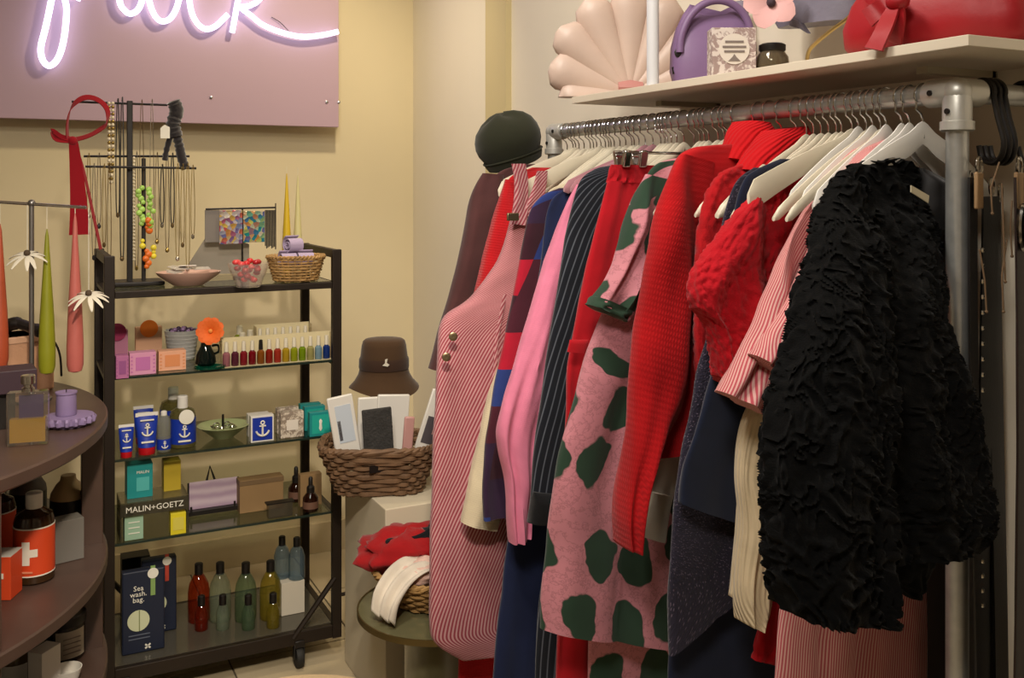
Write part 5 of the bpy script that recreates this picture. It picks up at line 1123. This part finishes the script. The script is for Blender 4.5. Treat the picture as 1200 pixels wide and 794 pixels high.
def p_waves(c2):
    def f(tt, uv, c):
        wv = tt.n('TexWave', {'wave_type': 'RINGS'}, Vector=uv, Scale=9.0, Distortion=3.0, Detail=2.0).outputs[1]
        return tt.mix(wv, c, lin(c2))
    return f
tag(MB().box(((a.x+b.x)/2, y_+.004, SH[3]+.02+(b.z-a.z)/2), (b.x-a.x, .003, b.z-a.z)).build('lavender_card', pbr('lavender_print', 'a88fa4', .6, pattern=p_waves('c4b0bc')), None, smooth=False), 'lavender art card with swirling pale lines on the dark easel', 'card')
m_kraft = pbr('kraft_card', '8d6f48', .7, var=.08)
t, w_, h_, d_ = cart('kraft_box', 'brown kraft box with a darker lid near the shelf front', 'box', 281, 332, 564, 602, 3, m_kraft, .05)
MB().box((0, 0, h_-.008), (w_+.003, d_+.003, .014)).build('lid', pbr('kraft_dark', '6e5638', .7), t, smooth=False, local=True)
t, w_, h_, d_ = cart('kraft_box', 'small kraft box behind the amber dropper bottles', 'box', 352, 377, 557, 594, 3, m_kraft, .03)
P_d = ([(8, 0), (9, 1), (9, 16), (5, 21), (4, 22)], [(4.6, 21), (4.6, 28), (2.5, 30), (2.5, 38), (1, 40)], [(9.2, 4), (9.2, 12)])
m_amb = glass('amber_glass', '5a2a10', 1, .04, .6, '2a1208')
for px, py, lb in ((364, 598, 'amber dropper bottle with a pale label by the kraft box'), (347, 586, 'amber dropper bottle standing behind the glass slide tray')):
    q = on(px, py, 3); bottle('dropper_bottle', lb, 'bottle', px, py, 3, P_d, mpp(q), (m_amb, m_dark, pbr('brown_label', '6a4a3a', .6)))
t, w_, h_, d_ = cart('glass_tray', 'clear glass slide box with a dark lid at the shelf front', 'box', 315, 343, 592, 608, 3, glass('tray_glass', 'b8b4a8', 1, .03, .25, '70685a'), .03)
MB().box((0, 0, h_+.002), (w_+.012, d_, .004)).build('lid', m_dark, t, smooth=False, local=True)
# --- bottom shelf
m_nb = pbr('navy_pouch', '111a30', .55, bump=('noise', 20, .25, .004))
def pouch(label, px0, px1, py0, py1, tab, lines=True, txt=None, full=True):
    t, w_, h_, d_ = cart('soap_pouch', label, 'pouch', px0, px1, py0, py1, 4, m_nb, .03, bevel=.004); f = -d_/2-.001
    mt = pbr('tab_'+tab, tab, .6)
    MB().box((w_*.22, f, h_*.86), (w_*.11, .002, h_*.36)).build('sticker_tab', mt, t, smooth=False, local=True)
    MB().lathe([(w_*.13, 0), (w_*.13, .0015), (0, .0015)], (w_*.22, f-.001, h_*.95), 18, ax=(0, -1, 0)).build('round_sticker', m_inkw, t, local=True)
    MB().lathe([(w_*.26, 0), (w_*.26, .0015), (0, .0015)], (-w_*.12 if full else -w_*.05, f-.0005, h_*.4), 24, ax=(0, -1, 0)).build('cucumber_print', pbr('cucumber', 'c3c7a4', .6), t, local=True)
    MB().box((-w_*.1, f-.002, h_*.4), (w_*.025, .001, h_*.25)).build('cucumber_seam', pbr('cucumber_dark', '7d8458', .6), t, smooth=False, local=True)
    for k in range(2): MB().box((-w_*.1, f, h_*(.18+.045*k)), (w_*.5, .001, h_*.012)).build('print_line', pbr('grey_print', '5a6070', .6), t, smooth=False, local=True)
    MB().box((w_*.1, f, h_*.07), (w_*.16, .001, h_*.02), 0, 0, .7).box((w_*.1, f, h_*.07), (w_*.16, .001, h_*.02), 0, 0, -.7).build('cross_print', m_inkw, t, smooth=False, local=True)
    if txt: text(txt, .021, m_inkw, t, V(t.location)+V((-w_*.12, f-.001, h_*.72)), (0, -1, 0))
pouch('navy soap pouch with cucumber print and green tab at the shelf front', 143, 193, 672, 769, '7c9a58', txt='Sea\nwash.\nbag.')
pouch('navy soap pouch with cucumber print and red tab behind the green tabbed one', 166, 207, 657, 745, 'b8402e', full=False)
cart('black_box', 'matt black box behind the navy soap pouches', 'box', 143, 176, 655, 730, 4, m_dark, .06)
P_s = ([(11.5, 0), (12.5, 1.5), (12.5, 34), (11, 43), (7, 51), (4.5, 55)], [(4.6, 53), (4.8, 54), (4.8, 66), (3.5, 67)])
P_t = ([(7, 0), (7.6, 1), (7.6, 19), (5, 27), (3.6, 29)], [(4, 28), (4.2, 29), (4.2, 39), (3, 40)])
for px, py, cl, cl2, nm in ((233, 738, 'b0401c', 'd88a60', 'amber red'), (258, 737, 'b8c2b0', 'dfe6d8', 'pale grey green'), (288, 737, '8aa486', 'cbd8c2', 'sage green'), (317, 735, 'c0b040', 'e0d8a0', 'olive yellow')):
    q = on(px, py-12, 4); bottle('soap_bottle', 'tall %s soap bottle with a black cap' % nm, 'bottle', px, py-12, 4, P_s, mpp(q)*1.0, (glass('soap_'+cl, cl2, 1, .03, .1, cl), m_dark))
    q = on(px+3, py-1, 4); bottle('small_soap_bottle', 'small %s soap bottle before its tall twin' % nm, 'bottle', px+3, py-1, 4, P_t, mpp(q), (glass('soap_'+cl, cl), m_dark))
t, w_, h_, d_ = cart('white_riser_box', 'white card box carrying two blue grey soap bottles', 'box', 330, 357, 684, 722, 4, pbr('riser_card', 'c9c0ae', .7), .09)
ztop = SH[4]+h_; rx, ry = t.location.x, t.location.y
for dx, dy, nm in ((-.022, .012, 'blue grey soap bottle with black cap on the white box, behind'), (.018, -.02, 'blue grey soap bottle with black cap at the white box front')):
    bottle('soap_bottle', nm, 'bottle', 0, 0, 4, ([(8.5, 0), (9.5, 1), (9.5, 26), (7, 34), (3.6, 38)], [(4, 37), (4, 47), (3, 48)]), mpp(V((rx, ry, 1))), (glass('soap_blue', 'c8d4da', 1, .03, .2, '7f96a4'), m_dark), pos=V((rx+dx, ry+dy, ztop)))
# ============================================================ round tiered counter
KC, KR = V((-.625, 2.739, 0)), .834
KZ = [.93, .586, .32]
m_kwood = pbr('dark_counter_wood', '4a3830', .4, bump=('noise', 30, .1, .001), var=.12, vscale=12)
kt = thing('tiered_counter', 'round dark wood display counter with three tiers', 'counter', (KC.x, KC.y, 0))
for i, z in enumerate([q-.0008 for q in KZ]): MB().lathe([(0, z-.032), (KR-.006, z-.032), (KR, z-.027), (KR, z-.004), (KR-.004, z), (0, z)], KC, 96).build(('countertop', 'tier', 'tier')[i], m_kwood, kt, ang=30)
for k in range(8):
    a = math.radians(k*45); p = KC+V((math.cos(a), math.sin(a), 0))*(KR-.036)
    MB().box((p.x, p.y, .449), (.05, .05, .898), a).build('post', m_kwood, kt, smooth=False, bevel=.002)
MB().lathe([(.4, 0), (.4, .9)], KC, 40).build('core_drum', pbr('counter_core', '241a16', .6), kt)
MB().lathe([(0, 0), (KR-.05, 0), (KR-.05, .05), (0, .05)], KC, 64).build('plinth_base', m_kwood, kt)
def kon(px, py, i): return onZ(px, py, KZ[i])
# perfume bottle
q = kon(33, 520, 0); s = mpp(q)
t = thing('square_perfume_bottle', 'square clear perfume bottle half full of amber liquid', 'bottle', q); t.rotation_euler.z = -.15
MB().box((0, 0, 31*s), (44*s, 17*s, 62*s)).build('glass_body', glass('perfume_glass', 'f2efe8', 1, .01, .06, 'b8b0a4'), t, local=True, bevel=.003)
MB().box((0, 0, 17*s), (38*s, 12*s, 27*s)).build('liquid', glass('perfume_liquid', 'd8b860', 1, .03, .6, 'a8842c'), t, local=True)
MB().box((3*s, 3*s, 40*s), (26*s, 2*s, 34*s)).build('rear_label', pbr('perfume_label', '33244a', .5), t, local=True, smooth=False)
MB().lathe([(7*s, 62*s), (7*s, 66*s), (5*s, 67*s), (5*s, 70*s), (8*s, 71*s), (8*s, 80*s), (7*s, 81*s)], (0, 0, 0), 16).build('stopper', m_silver, t, local=True)
q = kon(2, 500, 0); s = mpp(q)
t = thing('dark_carton', 'dark aubergine carton lying on a black stand beside the perfume', 'box', q)
MB().box((0, 0, 55*s), (70*s, .09, 26*s), .1).build('carton_body', pbr('aubergine_card', '33202a', .5), t, local=True, smooth=False, bevel=.001)
MB().box((4*s, .0, 21*s), (18*s, .05, 42*s), .1).build('stand', m_dark, t, local=True, smooth=False)
q = kon(81, 498, 0); s = mpp(q)
t = thing('scalloped_candle_dish', 'lilac scalloped dish with toothed edge', 'dish', q)
n = 72; prof = [(22, 2), (27, 4), (28, 9), (27, 12), (14, 12.5), (0, 12.5)]; rings = []
for r, z in [(20, 0)]+prof: rings.append([V((r*s*(1+(.07 if z < 10 and r > 21 else 0)*math.copysign(1, math.sin(18*2*PI*j/n+.01))*1)*math.cos(2*PI*j/n), r*s*(1+(.07 if z < 10 and r > 21 else 0)*math.copysign(1, math.sin(18*2*PI*j/n+.01)))*math.sin(2*PI*j/n), z*s)) for j in range(n)])
m_lav = pbr('lavender_wax', '7f6d92', .55, var=.05)
MB().loft(rings).build('dish_body', m_lav, t, local=True)
t = thing('lilac_pillar_candle', 'short lilac pillar candle standing on the scalloped dish', 'candle', q+V((-3*s, 0, 12.5*s+.0006)))
MB().lathe([(11*s, 0), (11.5*s, 1*s), (11*s, 24*s), (12*s, 25*s), (12*s, 27*s), (0, 26*s)], (0, 0, 0), 22).build('wax', m_lav, t, local=True); MB().tube([(0, 0, 26*s), (0, 0, 30*s)], .6*s, 5).build('wick', m_dark, t, local=True)
# candle stand with hanging tapers
dC = 2.6
def CD(px, py, d=dC): return atd(px, py, d)
b0 = CD(37, 440); b0.z = KZ[0]
t = thing('candle_rail', 'slim steel T stand on the counter with hanging candles', 'stand', b0); m_st = pbr('brushed_steel', '8d8a88', .35, .9)
MB().tube([b0, CD(37, 237)], .0065, 10).build('post', m_st, t)
MB().tube([CD(-60, 233), CD(101, 243)], .0042, 10).build('crossbar', m_chrome, t)
MB().lathe([(.05, 0), (.05, .006), (.008, .012)], b0, 18).build('base', m_st, t); MB().ball(CD(37, 238), .01, 10, 8).build('joint', m_st, t)
for px, y0_, y1_, cl, lb in ((55, 268, 438, '85871a', 'olive green dipped taper candle hanging from the crossbar'), (88, 250, 436, 'b8625a', 'coral pink dipped taper candle hanging from the crossbar'), (0, 262, 430, 'a84a2c', 'burnt orange dipped taper candle hanging from the crossbar')):
    a, b = CD(px, y0_), CD(px, y1_); hz = a.z-b.z; t = thing('dipped_taper_candle', lb, 'candle', b); w_ = 9.2*mpp(a)
    MB().lathe([(w_*.3, 0), (w_*.8, .004), (w_, .02), (w_*1.02, hz*.16), (w_*.85, hz*.4), (w_*.5, hz*.7), (w_*.22, hz*.95), (w_*.05, hz)], (0, 0, 0), 16).build('wax', pbr('dip_'+cl, cl, .45, var=.08), t, local=True)
    tz = CD(px, 238+px*.05); MB().tube([(0, 0, hz-.003), (0, 0, tz.z-b.z+.003)], .0012, 5).build('wick', pbr('wick', 'd8cfb8', .8), t, local=True)
def daisy(label, px, py, d, stem):
    c = CD(px, py, d); t = bloom('wire_daisy', label, c, .05, 10, 'd6cfbe', '4a3a2a', (-.1, -.42, .9), w=.24, curl=.05, droop=.35, vari=2)
    MB().tube([c, CD(px, stem, d)], .0009, 5).build('thread', m_inkw, t)
daisy('white daisy with a dark centre beside the steel post', 32, 299, 2.57, 240)
daisy('white daisy with a pale centre above the coral candle end', 104, 346, 2.55, 243)
# things behind the candles
q = CD(8, 425, 2.72); q.z = KZ[0]
t = thing('peach_box', 'peach textured fabric box at the back of the counter', 'box', q)
hz = CD(8, 392, 2.72).z-KZ[0]; MB().box((0, 0, hz/2), (.21, .13, hz), .3).build('box_body', pbr('peach_bag', 'b98c6c', .8, bump=('noise', 60, .5, .004), var=.12), t, local=True, bevel=.006)
MB().box((0, 0, hz-.01), (.214, .134, .02), .3).build('lid', pbr('peach_lid', 'c49a7c', .8), t, local=True, bevel=.004)
pz = q.z+hz
t = thing('black_handset', 'black cordless handset resting on the peach box', 'handset', V((q.x, q.y, pz)))
ha, hb_ = CD(8, 372, 2.68), CD(48, 392, 2.66)
MB().tube(spline([V((ha.x, ha.y, pz+.03)), V((ha.x*.7+hb_.x*.3, ha.y*.7+hb_.y*.3, pz+.038)), V((ha.x*.3+hb_.x*.7, ha.y*.3+hb_.y*.7, pz+.028)), V((hb_.x, hb_.y, pz+.018))], 5), [.018]*6+[.014]*6+[.017]*4, 10, flat=1.3).build('handset_body', m_dark, t)
MB().tube(spline([V((hb_.x, hb_.y, pz+.018)), CD(62, 398, 2.66), CD(70, 415, 2.68), CD(72, 440, 2.72)], 5), .003, 6).build('cable', m_dark, t)
# middle tier
m_org = pbr('orange_label', 'd2451c', .55); m_amb2 = glass('brown_glass', '6a4020', 1, .04, .75, '3f2a18')
def cross(parent, c, s, off):
    MB().box((c[0], c[1]+off, c[2]), (s, .0012, s*.34)).box((c[0], c[1]+off-.0002, c[2]), (s*.34, .0012, s)).build('white_cross', m_inkw, parent, smooth=False, local=True)
def apoth(label, px, py, sc=1.0):
    q = kon(px, py, 1); s = mpp(q)*sc; t = thing('apothecary_bottle', label, 'bottle', q); t.rotation_euler.z = -.42
    MB().lathe([(20*s, 0), (22*s, 2*s), (22*s, 70*s), (20*s, 77*s), (9*s, 84*s), (8*s, 86*s)], (0, 0, 0), 26).build('bottle_body', m_amb2, t, local=True)
    MB().lathe([(9*s, 84*s), (9.3*s, 85*s), (9.3*s, 101*s), (8*s, 102*s)], (0, 0, 0), 20).build('cap', m_wht, t, local=True)
    MB().lathe([(22.3*s, 10*s), (22.5*s, 11*s), (22.5*s, 64*s), (22.3*s, 65*s)], (0, 0, 0), 26).build('label_band', m_org, t, local=True)
    for z in (10, 64): MB().lathe([(22.6*s, z*s), (22.6*s, (z+1.4)*s)], (0, 0, 0), 26).build('label_border', m_inkw, t, local=True)
    for e in (-8, -4, 0, 4, 8):
        pass
    b = MB()                                            # curved cross wrapping the label
    for x0, x1, z0, z1 in ((-13, 13, 33, 42), (-4.5, 4.5, 24, 51)):
        n = 8; lo = [V((22.9*s*math.sin((x0+(x1-x0)*k/n)/22.9), -22.9*s*math.cos((x0+(x1-x0)*k/n)/22.9), z0*s)) for k in range(n+1)]
        b.loft([[p for p in lo], [p+V((0, 0, (z1-z0)*s)) for p in lo]], closed=False)
    b.build('white_cross', m_inkw, t, local=True); MB().box((0, -22.7*s, 16*s), (16*s, .001, 2*s)).build('print_line', pbr('label_pale', 'e08a68', .6), t, smooth=False, local=True)
apoth('brown apothecary bottle with orange cross label and white cap', 40, 678)
apoth('brown apothecary bottle with a red cross label at the counter edge', -6, 662)
q = kon(2, 697, 1); s = mpp(q)
t = thing('orange_cross_box', 'small orange box with a white cross before the apothecary bottle', 'box', q); t.rotation_euler.z = -.42
MB().box((0, 0, 25*s), (34*s, 30*s, 50*s)).build('carton_body', m_org, t, smooth=False, local=True, bevel=.001); cross(t, (0, -15*s, 28*s), 18*s, -.001); MB().box((0, 0, 50.3*s), (34*s, 30*s, .6*s)).build('top_flap', m_wht, t, smooth=False, local=True)
for px, py, cl, lb in ((33, 622, '5f574e', 'dark bottle with a grey shoulder behind the apothecary bottle'), (80, 630, 'b49a6c', 'black labelled bottle with a tan domed top')):
    q = kon(px, py, 1); s = mpp(q); t = thing('domed_bottle', lb, 'bottle', q)
    MB().lathe([(18*s, 0), (20*s, 1.5*s), (20*s, 40*s), (20*s, 48*s)], (0, 0, 0), 24).build('bottle_body', m_dark, t, local=True)
    MB().lathe([(20*s, 48*s), (19*s, 54*s), (13*s, 64*s), (9*s, 68*s), (8*s, 74*s), (0, 74*s)], (0, 0, 0), 24).build('domed_top', pbr('dome_'+cl, cl, .5), t, local=True)
q = kon(78, 654, 1); s = mpp(q)
t = thing('grey_carton', 'plain grey carton standing before the tan topped bottle', 'box', q); t.rotation_euler.z = .25
MB().box((0, 0, 24*s), (32*s, 24*s, 48*s)).build('carton_body', pbr('grey_carton_card', '6c6862', .6), t, smooth=False, local=True, bevel=.001)
# bottom tier
def jar(label, px, py, i, r, h_, lidc=None):
    q = kon(px, py, i); s = mpp(q); t = thing('candle_jar', label, 'jar', q); t.rotation_euler.z = .3
    MB().lathe([(r*.95*s, 0), (r*s, 1.5*s), (r*s, h_*s), (r*.9*s, (h_+2)*s)], (0, 0, 0), 26).build('jar_body', pbr('dark_jar', '241c18', .25), t, local=True)
    MB().lathe([(r*1.04*s, h_*s), (r*1.06*s, (h_+1)*s), (r*1.06*s, (h_+10)*s), (r*1.0*s, (h_+11.5)*s), (0, (h_+11)*s)], (0, 0, 0), 26).build('lid', m_dark, t, local=True)
    n = 10; lo = [V((r*1.012*s*math.sin(-.8+1.6*k/n), -r*1.012*s*math.cos(-.8+1.6*k/n), .12*h_*s)) for k in range(n+1)]
    MB().loft([lo, [p+V((0, 0, .78*h_*s)) for p in lo]], closed=False).build('paper_label', pbr('paper_label', 'b5ac9c', .7), t, local=True)
    for k in range(4): MB().box((0, -r*1.02*s, h_*(.28+.14*k)*s), (r*.9*s, .001, 1.2*s)).build('print_line', m_ink, t, smooth=False, local=True)
jar('dark candle jar with paper label at the edge of the lowest tier', 76, 768, 2, 22, 40)
jar('dark candle jar with paper label behind the tan liquid bottle', 34, 766, 2, 20, 36)
q = kon(18, 800, 2); s = mpp(q); t = thing('tan_liquid_bottle', 'clear bottle of tan liquid with white label on the lowest tier', 'bottle', q)
MB().lathe([(18*s, 0), (19*s, 1*s), (19*s, 36*s), (13*s, 50*s), (7*s, 54*s)], (0, 0, 0), 22).build('bottle_body', glass('tan_liquid', '9a8040', 1, .04, .6, '6a5628'), t, local=True)
MB().lathe([(19.3*s, 4*s), (19.3*s, 28*s)], (0, 0, 0), 22).build('label_band', m_wht, t, local=True); MB().lathe([(8*s, 53*s), (8*s, 64*s), (0, 65*s)], (0, 0, 0), 16).build('cap', m_dark, t, local=True)
q = kon(52, 812, 2); s = mpp(q); t = thing('white_soap_box', 'white soap box with a dark side on the lowest tier', 'box', q); t.rotation_euler.z = -.75
MB().box((0, 0, 28*s), (20*s, 30*s, 52*s)).build('carton_body', m_wht, t, smooth=False, local=True, bevel=.001); MB().box((-10.3*s, 0, 28*s), (.6*s, 30*s, 52*s)).build('dark_panel', pbr('slate_card', '27323a', .6), t, smooth=False, local=True)
q = kon(78, 800, 2); s = mpp(q)
tag(MB().lathe([(10*s, 0), (12*s, 1*s), (16*s, 14*s), (17*s, 18*s), (16*s, 18*s), (13*s, 8*s), (0, 3*s)], q, 24).build('white_dish', m_wht, None), 'small white dish beside the soap box on the lowest tier', 'dish')
# white cable behind the trolley
t = thing('white_cable', 'white electric cable hanging down the wall behind the trolley', 'cable', (onY(112, 700, YB-.02).x, YB-.02, .0))
MB().tube(spline([onY(118, 440, YB-.012), onY(116, 520, YB-.012), onY(120, 600, YB-.014), onY(113, 690, YB-.014), onY(121, 720, YB-.016), onY(112, 735, YB-.02), V((onY(112, 740, YB).x, YB-.03, .0075))], 6), .006, 8).build('cord', m_wht, t)
